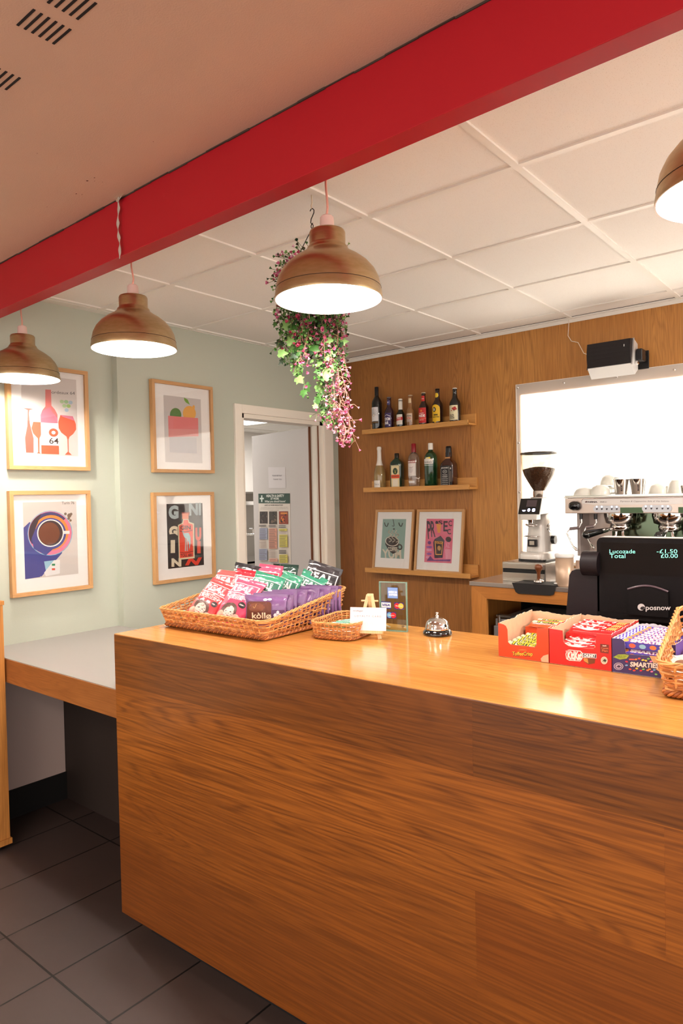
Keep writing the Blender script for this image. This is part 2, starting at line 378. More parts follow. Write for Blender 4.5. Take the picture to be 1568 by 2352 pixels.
# ============================ camera ========================================
def cam():
    yaw,pi_,ro=math.radians(39.4165),math.radians(-1.192),math.radians(-1.2516)
    f0=V(-math.sin(yaw),math.cos(yaw),0); r0=V(math.cos(yaw),math.sin(yaw),0); u0=V(0,0,1)
    f=f0*math.cos(pi_)+u0*math.sin(pi_); u=-f0*math.sin(pi_)+u0*math.cos(pi_)
    r=r0*math.cos(ro)+u*math.sin(ro); u2=-r0*math.sin(ro)+u*math.cos(ro)
    cd=bpy.data.cameras.new('camera'); c=bpy.data.objects.new('camera',cd); COL.objects.link(c)
    M=Matrix((( r.x,u2.x,-f.x,0),(r.y,u2.y,-f.y,0),(r.z,u2.z,-f.z,1.54),(0,0,0,1)))
    c.matrix_world=M; cd.sensor_fit='VERTICAL'; cd.sensor_height=36; cd.sensor_width=24; cd.lens=1588.2/2352*36
    cd.clip_start=.02; SC.camera=c
cam()
# ============================ room ==========================================
XL,XR,YB,ZC=-3.42,2.4,4.077,2.58; XL2=-3.37; YS=2.18
m=MB(); m.box(XL-.2,XR+.1,-3.2,YB+.1,-.1,0,FLOORM); struct('floor',m)
m=MB(); m.box(XL-.1,XR+.1,1.40,YB+.1,ZC,ZC+.1,CTILE); 
gx=[-2.737+.5933*k for k in range(-1,10)]; gy=[2.074+.6067*k for k in range(-1,4)]
struct('ceiling',m)
m=MB()
for x in gx:
    if x>XL2+.02: m.box(x-.012,x+.012,1.40,YB-.02,ZC-.007,ZC,TBAR)
for y in gy:
    m.box(XL2,XR,y-.012,y+.012,ZC-.0065,ZC,TBAR)
    m.box(XL2,XR,y+.012,y+.0135,ZC-.0012,ZC,BLACKM)
m.box(XL2,XR,YB-.024,YB,ZC-.010,ZC,TBAR); m.box(XL2,XR,YB-.004,YB,ZC-.03,ZC-.010,TBAR)
m.box(XL2,XR,YB-.026,YB-.024,ZC-.002,ZC,BLACKM)
m.box(XL,XL2+.012,1.4,YB-.02,ZC-.006,ZC,TBAR); m.box(XL2+.012,XL2+.014,YS,YB,ZC-.0012,ZC,BLACKM)
struct('trim_1',m)
m=MB(); m.box(XL-.1,XR+.1,-3.2,1.40,ZC,ZC+.1,PLAST)
for k,(x,y,r) in enumerate([(-2.046,1.235,.0035),(-2.010,1.239,.0022),(-2.159,1.261,.0025),(-2.150,1.277,.0018),(-2.018,1.272,.0014),(-1.684,1.23,.0014),(-1.994,1.043,.0012),(-2.329,1.248,.0015),(-2.03,1.252,.0013)]):
    m.add([(x+r*(1+.5*math.sin(q*2.7+k))*math.cos(q*PI/4)*1.5,y+r*(1+.4*math.cos(q*3.1+k))*math.sin(q*PI/4)*.8,ZC-.0003) for q in range(8)],[tuple(range(8))],P('brown_speck',(104,60,44),.9))
struct('ceiling_front',m)
# left wall: recessed bay, then a shallow step forward with the doorway in it
m=MB(); D0,D1,DZ=3.085,3.90,2.105
m.box(XL-.12,XL,-3.2,YS,0,ZC,GREEN); m.box(XL-.07,XL2,YS,D0,0,ZC,GREEN); m.box(XL-.07,XL2,D1,YB+.1,0,ZC,GREEN); m.box(XL-.07,XL2,D0,D1,DZ,ZC,GREEN)
m.box(XL,XL+.004,1.475,1.838,.14,.826,P('bare_plaster_low',(206,184,176),.85)); struct('wall_left',m)
m=MB(); m.box(XL,XL+.012,-3.2,1.84,0,.14,BLACKM); m.box(XL2,XL2+.012,1.9,D0-.06,0,.1,BLACKM); struct('baseboard_left',m)
# oak panelled back wall with the serving hatch
WX0,WX1,WZ0,WZ1=-1.884,.35,1.12,2.158
m=MB()
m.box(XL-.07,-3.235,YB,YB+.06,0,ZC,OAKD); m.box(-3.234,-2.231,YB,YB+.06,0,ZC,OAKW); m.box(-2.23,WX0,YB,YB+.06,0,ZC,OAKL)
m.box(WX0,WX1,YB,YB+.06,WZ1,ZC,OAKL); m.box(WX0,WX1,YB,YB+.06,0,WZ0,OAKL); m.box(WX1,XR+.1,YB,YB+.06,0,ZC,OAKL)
struct('wall_back',m)
def hazy(name):
    m=bpy.data.materials.new(name); m.use_nodes=True; nt=m.node_tree; b=nt.nodes['Principled BSDF']; b.inputs['Base Color'].default_value=lin((236,228,218)); b.inputs['Roughness'].default_value=.15; b.inputs['Alpha'].default_value=.5
    return m
# serving hatch: glowing panel standing in for the bright room, behind a clear sheet screwed over the opening
w=MB(); 
PANE=P('bright_room_glow',(255,252,246),.5,emit=ROOMGLOW_E)
w.box(WX0+.001,WX1-.001,YB+.012,YB+.03,WZ0+.001,WZ1-.001,PANE); win=struct('window_1',w)
m=MB(); CLEAR=hazy('clear_acrylic'); m.box(-1.906,WX1+.05,YB-.007,YB-.001,WZ0-.02,2.222,CLEAR); m.build('window_sheet',win)
m=MB(); EDG=P('acrylic_edge',(232,226,218),.15,spec=.6)
m.box(-1.909,-1.905,YB-.008,YB-.001,WZ0-.02,2.224,EDG); m.box(-1.909,WX1,YB-.008,YB-.001,2.222,2.2245,EDG)
m.build('sheet_edge',win)
for x,z in [(-1.60,2.2),(-1.29,2.195),(-.985,2.195),(-1.895,1.86),(-1.895,1.55),(-1.895,2.205)]:
    m=MB(); m.lathe([(0.0001,-.004),(.006,-.003),(.0075,0)],CHROME,12,Matrix.Translation((x,YB-.008,z))@Matrix.Rotation(PI/2,4,'X').inverted()); m.build('screw',win)
# doorway lining and architrave
d=MB(); fx=XL2
d.box(fx-.02,fx+.018,D0-.062,D0,0,DZ+.058,WHITE,bev=.004)
d.box(fx-.02,fx+.018,D1-.0,D1+.10,0,DZ+.058,WHITE,bev=.004)
d.box(fx-.02,fx+.018,D0-.001,D1+.001,DZ,DZ+.058,WHITE,bev=.004)
d.box(fx-.118,fx,D0-.001,D0+.028,0,DZ,WHITE); d.box(fx-.118,fx,D1-.03,D1+.001,0,DZ,WHITE); d.box(fx-.118,fx,D0,D1,DZ-.028,DZ+.002,WHITE)
d.box(fx-.07,fx-.03,D1-.045,D1-.03,0,DZ-.028,WHITE)
BRN=P('brown_seal',(120,72,44),.7)
d.box(fx-.102,fx-.094,D1-.0475,D1-.03,0,DZ-.03,BRN); d.box(fx-.024,fx-.014,D1-.034,D1-.0295,0,DZ-.03,BRN)
dr=struct('door_frame',d)
dr.name='trim_2'
# the white door leaf, swung open into the kitchen
leaf=bpy.data.objects.new('door_1',None); COL.objects.link(leaf); leaf['kind']='structure'
DOORW=P('door_white_paint',(208,200,196),.5)
a=math.atan2(4.010-3.837,-4.26+3.43); leaf.location=(-3.475,3.855,0); leaf.rotation_euler=(0,0,a)
# local: +x from hinge to free edge, visible face looks to local +y (world -y)
m=MB(); m.box(0,.80,-.044,0,.01,DZ-.035,DOORW,bev=.002); m.build('door_panel',leaf)
for z in (.25,1.1,1.9):
    m=MB(); m.cyl((-.004,-.022,z),(-.004,-.022,z+.1),.006,STEEL,10); m.box(-.003,.001,-.04,-.004,z,z+.1,STEEL); m.build('hinge',leaf)
m=MB(); m.box(-.0015,0.,-.034,-.010,.02,DZ-.04,BRN); m.build('edge_seal',leaf)
# poster on the door: canvas in (distance from hinge leftwards) metres
def doorf(x,y,dd): return Vector((x,0.0012+dd,y))
hp=homog([(372,1095),(720,1095),(718,1862),(388,1830)],[(.715,1.588),(.255,1.582),(.262,1.035),(.72,1.03)])
cv=CV(pre=hp,eps=.0002)
cv.poly([(372,1095),(720,1095),(718,1865),(388,1830)],(226,214,202))
cv.poly([(372,1095),(720,1095),(719,1212),(374,1205)],(28,66,52))
cv.rect(403,1115,416,1190,(220,228,220)); cv.rect(388,1143,432,1160,(220,228,220))
wt=(232,232,224)
cv.text(558,1122,'HEALTH & SAFETY',196,30,wt,.03,flipy=True); cv.text(553,1154,'AT WORK',96,26,wt,.03,flipy=True); cv.text(556,1188,'What you should know!',226,32,wt,.02,.2,flipy=True)
cv.text(540,1228,'SAFETY AT WORK REGULATIONS',200,14,(60,44,44),.03,flipy=True)
for k,y in enumerate((1254,1270,1287)): cv.text(545,y,['The employer must ensure the health and safety of all staff','and must provide information, training and supervision as','needed at all times'][k],[290,300,100][k],8,(120,100,96),flipy=True)
for x,c,c2 in ((388,(58,44,40),(96,84,78)),(490,(66,58,50),(120,100,84)),(598,(150,56,30),(226,120,50))):
    cv.rect(x,1298,x+86+(x>500)*12,1432+(x>400)*8,c); random.seed(x)
    for k in range(14):
        px,py=x+random.uniform(10,76),1298+random.uniform(14,118); cv.ell(px,py,random.uniform(4,14),random.uniform(6,20),c2 if k%2 else (30,24,24),n=8)
cv.rect(618,1310,690,1330,(226,140,60))
for x,c,rows in ((388,(166,170,190),(1480,1605)),(490,(226,160,136),(1486,1705)),(600,(222,208,96),(1490,1515)),(603,(222,208,96),(1555,1690)),(388,(166,170,190),(1705,1825)),(496,(232,170,150),(1808,1840)),(603,(222,208,96),(1768,1855))):
    cv.rect(x,rows[0],x+86,rows[1],c); y=rows[0]+8; random.seed(int(y))
    while y<rows[1]-6:
        cv.rect(x+4,y,x+random.uniform(60,82),y+3,(104,92,96)); y+=10
for x,ys in ((388,(1445,1458)),(492,(1450,1465)),(600,(1455,1472)),(600,(1720,1735,1750))):
    for y in ys: cv.rect(x,y,x+76,y+7,(60,50,48))
for x,y0,y1 in ((392,1612,1700),(494,1716,1800)):
    y=y0
    while y<y1: cv.rect(x,y,x+70,y+3,(170,140,130)); y+=10
for y in (1525,1537): cv.rect(606,y,680,y+3,(160,130,130))
base=MB(); pts=[hp(*p) for p in [(372,1095),(720,1095),(718,1865),(388,1830)]]
base.add([Vector((x,.0006,y)) for x,y in pts],[(0,1,2,3)],P('poster_paper',(226,214,202),.4))
po=thing('safety_poster','green-headed health and safety at work poster stuck on the open white door','poster'); po.matrix_world=Matrix.Translation(leaf.location)@Matrix.Rotation(a,4,'Z')
base.build('sheet',po); 
def doorf0(x,y,dd): return Vector((x,.0012+dd,y))
cv.build('printed_text',po,doorf0)
# white notice above it
nt_=thing('paper_notice','small white paper notice taped to the open door above the green poster','notice'); nt_.matrix_world=po.matrix_world.copy()
hp2=homog([(487,820),(665,820),(668,1030),(490,1030)],[(.558,1.80),(.312,1.788),(.310,1.625),(.555,1.63)])
m=MB(); q=[hp2(*p) for p in [(487,820),(665,820),(668,1030),(490,1030)]]; m.add([Vector((x,.0012,y)) for x,y in q],[(0,1,2,3)],P('notice_paper',(222,214,214),.5)); m.build('paper',nt_)
cv=CV(pre=hp2,eps=.0002)
cv.text(580,905,'PLEASE KEEP SHUT',100,14,(120,112,120),.01,flipy=True); cv.text(582,942,'THANK YOU',90,12,(120,112,120),.01,flipy=True); cv.build('printed_text',nt_,lambda x,y,dd:Vector((x,.0015+dd,y)))
# ---- kitchen seen through the doorway --------------------------------------
KW=P('kitchen_wall_white',(226,220,214),.5)
m=MB(); m.box(-6.3,XL-.12,2.2,8.0,-.1,0,FLOORM); struct('floor_kitchen',m)
m=MB(); m.box(-6.3,XL-.12,2.2,8.0,2.36,2.42,CTILE); 
for x in (-5.9,-5.3,-4.7,-4.1,-3.6): m.box(x-.012,x+.012,2.2,8.,2.353,2.36,TBAR)
for y in (3.0,3.6,4.2,4.8,5.4,6.0,6.6): m.box(-6.2,-3.5,y-.012,y+.012,2.3535,2.36,TBAR)
struct('ceiling_kitchen',m)
m=MB(); m.box(-6.3,-6.2,2.2,8.0,0,2.36,KW); struct('wall_kitchen_far',m)
m=MB(); m.box(-6.3,XL-.12,8.0,8.1,0,2.42,KW); struct('wall_kitchen_back',m)
m=MB(); m.box(-6.3,XL-.12,2.1,2.2,0,2.42,KW); struct('wall_kitchen_front',m)
m=MB(); m.box(-3.6,-3.541,4.15,8.0,0,2.42,KW); struct('wall_kitchen_side',m)
def panel_light(x,y,z,w,h,lab,e,grp=None):
    t=thing('ceiling_light',lab,'ceiling light',(x,y,z)); m=MB()
    for a_ in ((-w/2,w/2,-h/2,-h/2+.02),(-w/2,w/2,h/2-.02,h/2),(-w/2,-w/2+.02,-h/2,h/2),(w/2-.02,w/2,-h/2,h/2)): m.box(*a_,-.012,0,WHITEP)
    m.build('frame',t); m=MB(); m.box(-w/2+.02,w/2-.02,-h/2+.02,h/2-.02,-.008,-.004,P('light_diffuser',(255,250,242),.5,emit=e)); m.build('diffuser',t); return t
panel_light(-5.25,4.87,2.353,.58,.58,'square lit panel in the kitchen ceiling seen through the doorway',5)
sk=thing('steel_sink','stainless steel kitchen sink with splashback seen through the doorway','sink',(-6.19,5.6,0))
m=MB(); m.box(0,.62,-.95,.9,.84,.86,STEEL); m.box(0,.62,-.95,-.93,.7,.86,STEEL); m.box(.6,.62,-.95,.9,.78,.86,STEEL)
m.box(0.,.02,-.95,.9,.86,1.46,STEEL); m.box(.0,.05,-.95,.9,1.46,1.475,STEEL); m.build('worktop',sk)
m=MB(); m.box(.1,.52,-.5,.3,.62,.83,DSTEEL); m.build('bowl',sk)
for y in (-.06,.14):
    m=MB(); m.tube([(.02,y,1.12),(.10,y,1.12),(.13,y,1.12),(.15,y,1.09),(.15,y,1.03)],.013,CHROME,10); m.cyl((.09,y,1.11),(.09,y,1.19),.011,CHROME); m.box(.06,.12,y-.035,y+.035,1.185,1.197,CHROME,bev=.004); m.build('tap',sk)
for y in (-.9,.8):
    for x in (.05,.57): m=MB(); m.box(x-.02,x+.02,y-.02,y+.02,0,.84,STEEL); m.build('leg',sk)
sf=thing('wall_shelf','steel shelf on the kitchen wall above the sink with white cartons','shelf',(-6.2,5.2,1.62)); m=MB(); m.box(0,.3,-.8,.5,-.01,.01,STEEL); m.build('board',sf)
for y in (-.7,.4): m=MB(); m.box(0,.28,y-.01,y+.01,-.1,-.01,STEEL); m.build('bracket',sf)
# ---- red beam ---------------------------------------------------------------
bt=thing('ceiling_beam','red painted beam running under the ceiling between the plaster and the white tiles','beam',(-.32,1.343,0),(0,0,math.radians(-1.2)))
m=MB(); m.box(-3.15,2.6,0,.062,2.385,2.60,RED,bev=.002); m.build('beam_body',bt)
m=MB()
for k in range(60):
    x0=-3.1+k*.095; m.box(x0,x0+.095,-.0035-.0015*math.sin(k*1.7),.0,2.5762-.0012*math.sin(k*2.3),2.5798,P('dirty_joint_shadow',(70,52,44),.9))  # dark strip: groove shadow put into the colour, along a dirty joint line
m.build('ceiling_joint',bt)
TAPE=P('peeling_tape',(214,206,196),.25,.4,bump=.2,bscale=60); m=MB()
def tp(u,v): 
    z=2.372+(2.585-2.372)*v; return Vector((-.0085+.011*u+.004*math.sin(v*9)+.002*math.sin(v*31+u*3),-.003-.0035*abs(math.sin(v*13+u*2)),z))
m.grid(tp,3,40,TAPE); 
m.add([(-.02,-.002,2.577),(.045,-.004,2.583),(.03,-.012,2.572),(.004,-.01,2.560),(-.012,-.006,2.569)],[(0,1,2,3,4)],TAPE)
tt=m.build('torn_tape'); tag(tt,'crumpled strip of silvery tape peeling off the face of the red beam','tape'); tt.location=(-2.08,1.343+.032,0); 
# vents in the plaster ceiling
for (x,y,n,lab) in [(-1.492,.742,6,'group of six dark slots in the plaster ceiling, middle of the three'),(-1.378,.735,6,'group of dark slots in the plaster ceiling nearest the top edge of the picture'),(-1.745,.752,6,'group of dark slots in the plaster ceiling at the left edge of the picture')]:
    m=MB()
    for k in range(n): m.box(x,x+.075,y+.0162*k,y+.0162*k+.0055,ZC-.0012,ZC+.001,P('slot_shadow_gap',(34,24,22),.9))
    tag(m.build('ceiling_vent'),lab,'vent','slotted vents in the plaster ceiling')
# ---- counter ----------------------------------------------------------------
ct=thing('bar_counter','large oak bar counter with a solid front on a recessed black plinth','counter',(-2.163,1.357,0),(0,0,math.radians(1.0)))
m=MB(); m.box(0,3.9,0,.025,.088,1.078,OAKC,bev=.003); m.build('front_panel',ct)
m=MB(); m.box(.0005,3.9,.0008,.67,1.058,1.08,OAKT,bev=.003); m.build('countertop',ct)
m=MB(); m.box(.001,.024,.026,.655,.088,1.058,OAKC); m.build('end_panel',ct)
m=MB(); m.box(.06,3.85,.08,.6,0,.088,BLACKM); m.build('plinth',ct)
sw=thing('staff_worktop','lower steel worktop on the staff side of the bar counter carrying the till','worktop',(-.96,2.05,0))
m=MB(); m.box(0,2.7,0,.57,.86,.8985,STEEL); m.build('top',sw)
m=MB(); m.box(0,.02,0,.57,0,.86,CABO); m.box(2.68,2.7,0,.57,0,.86,CABO); m.box(.02,2.68,.02,.04,0,.86,CABO); m.build('carcass',sw)
# ---- grey desk between counter and cabinet ----------------------------------
dk=thing('side_worktop','grey topped worktop with oak fascia between left wall and bar counter','worktop',(-3.42,1.42,0))
m=MB(); GL=P('grey_laminate',(160,155,152),.35); m.box(0.001,1.251,0.004,.76,.828,.852,GL); m.build('top',dk)
m=MB(); m.box(0.001,1.251,0,.022,.745,.827,BIRCH); m.box(0.001,1.251,0,.0038,.827,.849,BIRCH); m.build('fascia',dk)
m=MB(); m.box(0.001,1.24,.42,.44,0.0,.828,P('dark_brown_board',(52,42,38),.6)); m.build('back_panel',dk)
# ---- cabinet at the left edge ------------------------------------------------
cb=thing('oak_cabinet','light oak cabinet cut off by the left edge of the picture','cabinet',(-3.125,1.414,0))
m=MB(); m.box(-.290,0.,-.9,-.003,.048,1.093,CABO); m.build('side_panel',cb)
m=MB(); m.box(-.290,.004,-.905,0.002,1.094,1.113,CABO,bev=.001); m.build('top',cb)
m=MB(); m.box(-.290,.006,-.9,.004,.022,.047,CABO); m.build('base',cb); m=MB(); m.box(-.28,-.03,-.88,-.03,0,.022,BLACKM); m.build('plinth',cb)
# ---- pendant lamps -----------------------------------------------------------
BRASS=P('brushed_antique_brass',(176,138,96),.3,1.,bump=.012,bscale=18,aniso=.5)
def brushed():
    m=BRASS; nt=m.node_tree; N=nt.nodes.new; L=nt.links.new; b=nt.nodes['Principled BSDF']
    tc=N('ShaderNodeTexCoord'); mp=N('ShaderNodeMapping'); mp.inputs['Scale'].default_value=(30,30,120); L(tc.outputs['Object'],mp.inputs[0])
    n=N('ShaderNodeTexNoise'); n.inputs['Scale'].default_value=1; n.inputs['Detail'].default_value=4; L(mp.outputs[0],n.inputs['Vector'])
    r=N('ShaderNodeMapRange'); r.inputs['To Min'].default_value=.30; r.inputs['To Max'].default_value=.34; L(n.outputs['Fac'],r.inputs['Value']); L(r.outputs[0],b.inputs['Roughness'])
    c=N('ShaderNodeValToRGB'); c.color_ramp.elements[0].position=.35; c.color_ramp.elements[1].position=.65; c.color_ramp.elements[0].color=lin((190,167,128)); c.color_ramp.elements[1].color=lin((201,179,142)); L(n.outputs['Fac'],c.inputs['Fac']); L(c.outputs['Color'],b.inputs['Base Color'])
brushed()
SHW=P('white_enamel_inside',(250,246,240),.6)
CORD=P('pink_flex',(214,150,132),.5); CAPP=P('pale_lampholder',(226,196,186),.4)
LAMPR=.155
def pendant(x,y,z,label):
    t=thing('pendant_lamp',label,'pendant lamp',(x,y,z),(0,0,0),'brass pendant lamps over the bar')
    R_=LAMPR
    pr=[(R_,0),(R_*1.002,.006),(R_*.985,.020),(R_*.972,.034),(R_*.94,.058),(R_*.87,.080),(R_*.76,.100),(R_*.62,.117),(R_*.47,.131),(R_*.405,.139),(R_*.385,.144),(R_*.375,.149),(R_*.345,.153),(R_*.335,.158),(R_*.335,.190),(R_*.318,.196),(R_*.30,.197),(.018,.197)]
    m=MB(); m.lathe(pr,BRASS,64); m.lathe([(R_*.9795,.0285),(R_*.983,.0295),(R_*.9765,.0305)],P('groove_dark',(70,52,38),.5,.6),64); o=m.build('lamp_shade',t)
    m=MB(); m.lathe([(max(.015,r-.003),zz-.002 if zz>.01 else zz) for r,zz in pr[:-1]],SHW,64); m.lathe([(R_-.003,0),(R_,0)],SHW,64); m.build('shade_lining',t)
    m=MB(); m.lathe([(.026,.196),(.026,.203),(.021,.207),(.0195,.235),(.015,.24),(.006,.243)],CAPP,24); m.lathe([(.015,.196),(.018,.16),(.018,.12),(.001,.12)],WHITEP,24); m.build('lamp_holder',t)
    m=MB(); rnd=random.Random(x); pts=[(0,0,.242)]
    H_=ZC-z
    for k in range(1,12): pts.append((.004*math.sin(k*.7+x*5)*(1-k/12),0.003*math.cos(k*.9),.242+(H_-.242)*k/11))
    m.tube(pts,.0032,CORD,8); m.build('cord',t)
    m=MB(); m.ball((0,0,.098),.030,P('lamp_bulb_glow',(255,248,240),.5,emit=30),12); m.lathe([(.024,.115),(.015,.135)],P('lamp_bulb_glow',(255,248,240),.5,emit=30),16); m.build('bulb',t)
    ld=bpy.data.lights.new('bulb_light','POINT'); ld.energy=LAMP_W; ld.shadow_soft_size=.034; ld.color=(1,.95,.88); lo=bpy.data.objects.new('bulb_light',ld); COL.objects.link(lo); lo.parent=t; lo.location=(0,0,.050)
    return t
pendant(-1.288,1.53,2.108,'largest looking brass pendant lamp, in front of the hanging flower basket')
pendant(-2.23,1.52,2.108,'brass pendant lamp between the torn tape and the green wall, second from left')
pendant(-3.10,1.526,2.108,'brass pendant lamp at the left edge, overlapping the wine glass print')
pendant(-.245,1.53,2.108,'brass pendant lamp cut off by the right edge of the picture')
# ---- framed prints ------------------------------------------------------------
MOUNT=P('white_mount_board',(250,247,244),.6); GLASSF=glassy('picture_glass',(250,250,250))
def framed(name,label,w,h,dep,fw,win,paper,src,dst,draw,group=None,eps=.0001,fmats=None):
    """local: face looks to -Y, origin bottom centre of the back"""
    t=thing(name,label,'framed print',group=group)
    m=MB(); X,Z=w/2,h; A,B=(OAKF,OAKFZ)
    m.box(-X,X,-dep,0,0,fw,A,bev=.001); m.box(-X,X,-dep,0,Z-fw,Z,A,bev=.001); m.box(-X,-X+fw,-dep,0,fw,Z-fw,B,bev=.001); m.box(X-fw,X,-dep,0,fw,Z-fw,B,bev=.001); m.build('frame',t)
    m=MB(); m.box(-X+fw*.8,X-fw*.8,-.5*dep,-.002,fw*.8,Z-fw*.8,MOUNT); m.build('mount',t)
    x0,x1,z0,z1=win; m=MB(); m.box(x0,x1,-.5*dep-.0006,-.5*dep,z0,z1,ink(paper)); ar=m.build('artwork',t)
    cv=CV(pre=homog(src,dst),eps=eps); draw(cv); cv.build('printed_design',ar,lambda x,y,d:Vector((x,-.5*dep-.0007-d,y)))
    m=MB(); m.box(-X+fw,X-fw,-dep*.80-.002,-dep*.80,fw,Z-fw,GLASSF); m.build('glass_pane',t)
    return t
def rectdst(win): x0,x1,z0,z1=win; return [(x0,z1),(x1,z1),(x1,z0),(x0,z0)]
RL=(0,0,PI/2)   # rotated so that -Y face looks to +X
def onleft(t,x,y,z): place(t,(x,y,z),RL)
# wine print: art corners in the zoomed picture
def wine(c):
    OR=(236,90,62); RD=(222,92,92); PK=(206,116,140)
    c.rect(165,560,530,1080,(214,206,202))
    c.text(432,578,'Bordeaux 64',172,26,(56,50,52),flipy=True)
    for x,y,k in ((430,652,0),(459,652,1),(488,656,2),(446,686,0),(474,686,3),(460,720,2)): c.ell(x,y,14,15,[(174,206,150),(150,196,140),(164,188,208),(160,200,110)][k])
    # upturned flute
    c.poly([(172,720),(242,722),(215,735),(211,760),(216,840),(238,960),(236,1076),(188,1076),(183,960),(200,860),(204,735)],(226,96,84))
    # small glass
    c.poly([(238,828),(287,828),(287,930),(276,960),(274,1070),(282,1080),(258,1080),(266,1068),(266,960),(236,920),(226,880)],(232,100,76))
    # bottle
    c.poly([(322,560),(360,560),(360,690),(382,720),(398,760),(400,1082),(287,1082),(287,770),(300,730),(320,700)],RD)
    c.poly([(322,560),(360,560),(360,690),(382,720),(398,770),(398,800),(300,735),(320,705)],(216,108,104))
    c.poly([(287,830),(400,832),(400,1012),(287,1012)],(240,234,232)); c.poly([(345,715),(398,790),(398,832),(330,832)],PK)
    c.poly([(300,735),(350,700),(398,830),(287,830),(287,775)],(214,110,128))
    c.ell(369,908,31,34,OR); c.ell(369,908,13,14,(240,234,232))
    c.text(370,975,'64',62,48,(44,38,40),.01,flipy=True); c.rect(287,1016,402,1082,OR)
    # big glass
    c.poly([(418,762),(500,768),(519,830),(520,875),(500,912),(474,938),(467,960),(466,1060),(486,1084),(440,1084),(460,1058),(460,960),(454,936),(420,905),(404,870),(402,820)],OR)
    c.poly([(418,762),(500,768),(512,805),(430,775)],PK)
def coffee(c):
    c.poly([(178,1410),(535,1410),(548,1925),(192,1955)],(214,206,200))
    c.text(480,1420,'Turin 76',84,20,(60,54,52),flipy=True)
    BL=(52,64,140)
    c.poly([(182,1590),(222,1550),(440,1770),(290,1942),(192,1955)],BL)
    c.poly([(220,1650),(440,1775),(300,1940),(200,1850)],BL)
    c.ell(359,1632,150,160,(120,182,206)); c.ell(359,1632,145,155,(226,118,150))
    c.ell(359,1632,140,150,(44,52,110),150,318); c.ell(365,1630,118,126,(226,136,60)); 
    c.poly([(232,1640),(284,1570),(470,1640),(385,1740),(330,1790),(250,1740)],BL)
    c.ell(359,1632,142,152,(34,34,56),158,246); c.ell(362,1636,104,112,BL)
    c.ell(362,1632,90,98,(240,236,232)); c.rect(430,1618,490,1640,(240,236,232)); c.ell(362,1632,82,90,(30,28,52)); c.ell(354,1635,70,80,(104,52,36))
    c.poly([(318,1832),(385,1825),(330,1900)],(150,196,216)); c.poly([(385,1825),(424,1822),(424,1920),(330,1938),(318,1912)],(236,234,232))
    c.rect(370,1850,392,1864,(60,140,90)); c.rect(370,1882,392,1896,(226,90,70))
    for x,y,r in ((488,1510,14),(462,1498,9),(500,1500,9),(484,1530,9),(496,1545,8)): c.ell(x,y,r,r*1.1,(120,100,84))
def fruit(c):
    c.poly([(1086,655),(1358,690),(1358,1150),(1086,1140)],(208,202,200))
    c.poly([(1120,955),(1320,965),(1320,1080),(1120,1070)],(190,186,190))
    c.ell(1171,800,42,50,(86,134,66)); c.ell(1272,790,48,54,(238,176,84)); c.ell(1305,745,9,14,(238,176,84))
    c.poly([(1235,675),(1262,690),(1278,728),(1250,712),(1238,695)],(112,168,60))
    c.poly([(1115,805),(1335,825),(1335,955),(1115,960)],(232,128,130)); c.poly([(1115,900),(1335,905),(1335,955),(1115,960)],(230,148,146))
def gin(c):
    c.poly([(1100,1408),(1365,1408),(1375,1850),(1112,1870)],(44,38,40))
    c.text(1152,1468,'G',74,98,(176,190,192),.06,flipy=True); c.text(1310,1450,'NI',90,90,(160,176,180),.05,flipy=True)
    c.text(1150,1605,'G',64,78,(226,212,186),.08,flipy=True); c.text(1334,1630,'U',44,96,(222,80,58),.08,flipy=True)
    c.text(1146,1712,'I',32,92,(226,212,186),.02,flipy=True); c.text(1338,1722,'I',26,88,(222,80,58),.02,flipy=True)
    c.text(1172,1826,'N',72,60,(226,212,186),.06,flipy=True); c.text(1298,1822,'N',126,54,(226,62,42),.06,.3,flipy=True)
    c.poly([(1222,1520),(1262,1520),(1268,1540),(1302,1552),(1306,1800),(1190,1808),(1184,1560),(1216,1545)],(222,206,170))
    c.poly([(1226,1525),(1258,1525),(1262,1548),(1294,1560),(1297,1788),(1197,1796),(1192,1566),(1222,1552)],(228,72,48))
    c.rect(1212,1470,1270,1492,(150,60,50)); c.rect(1216,1478,1262,1520,(226,120,80))
    c.text(1240,1580,'GIN',76,30,(40,30,32),.03,flipy=True); c.text(1244,1776,'TOLL 601',84,22,(40,30,32),.02,flipy=True)
    c.curve([(1198,1604),(1240,1610),(1290,1600)],4,(40,30,32)); c.curve([(1198,1755),(1240,1760),(1294,1750)],3,(40,30,32))
    c.poly([(1214,1600),(1222,1600),(1226,1620),(1262,1618),(1276,1650),(1276,1700),(1266,1740),(1264,1690),(1250,1660),(1232,1650),(1222,1630)],(150,190,196))
    c.line([(1240,1655),(1238,1745)],7,(190,200,200)); c.line([(1250,1655),(1252,1745)],7,(190,200,200))
UL=(-.155,.150,.105,.418); 
t=framed('framed_print','oak framed wine bottle and glasses print, upper left of the four wall prints',.432,.530,.03,.02,(-.138,.155,.076,.480),(214,206,202),[(168,560),(530,560),(530,1080),(172,1080)],[(-.138,.405),(.155,.42),(.155,.085),(-.138,.083)],wine,'oak framed prints on the sage wall')
onleft(t,-3.418,1.80,1.713)
t=framed('framed_print','oak framed print of a coffee cup seen from above, lower left wall print',.432,.525,.03,.02,(-.145,.140,.085,.468),(214,206,200),[(178,1410),(535,1410),(548,1925),(192,1955)],[(-.145,.468),(.140,.468),(.140,.085),(-.145,.085)],coffee,'oak framed prints on the sage wall')
onleft(t,-3.418,1.795,1.083)
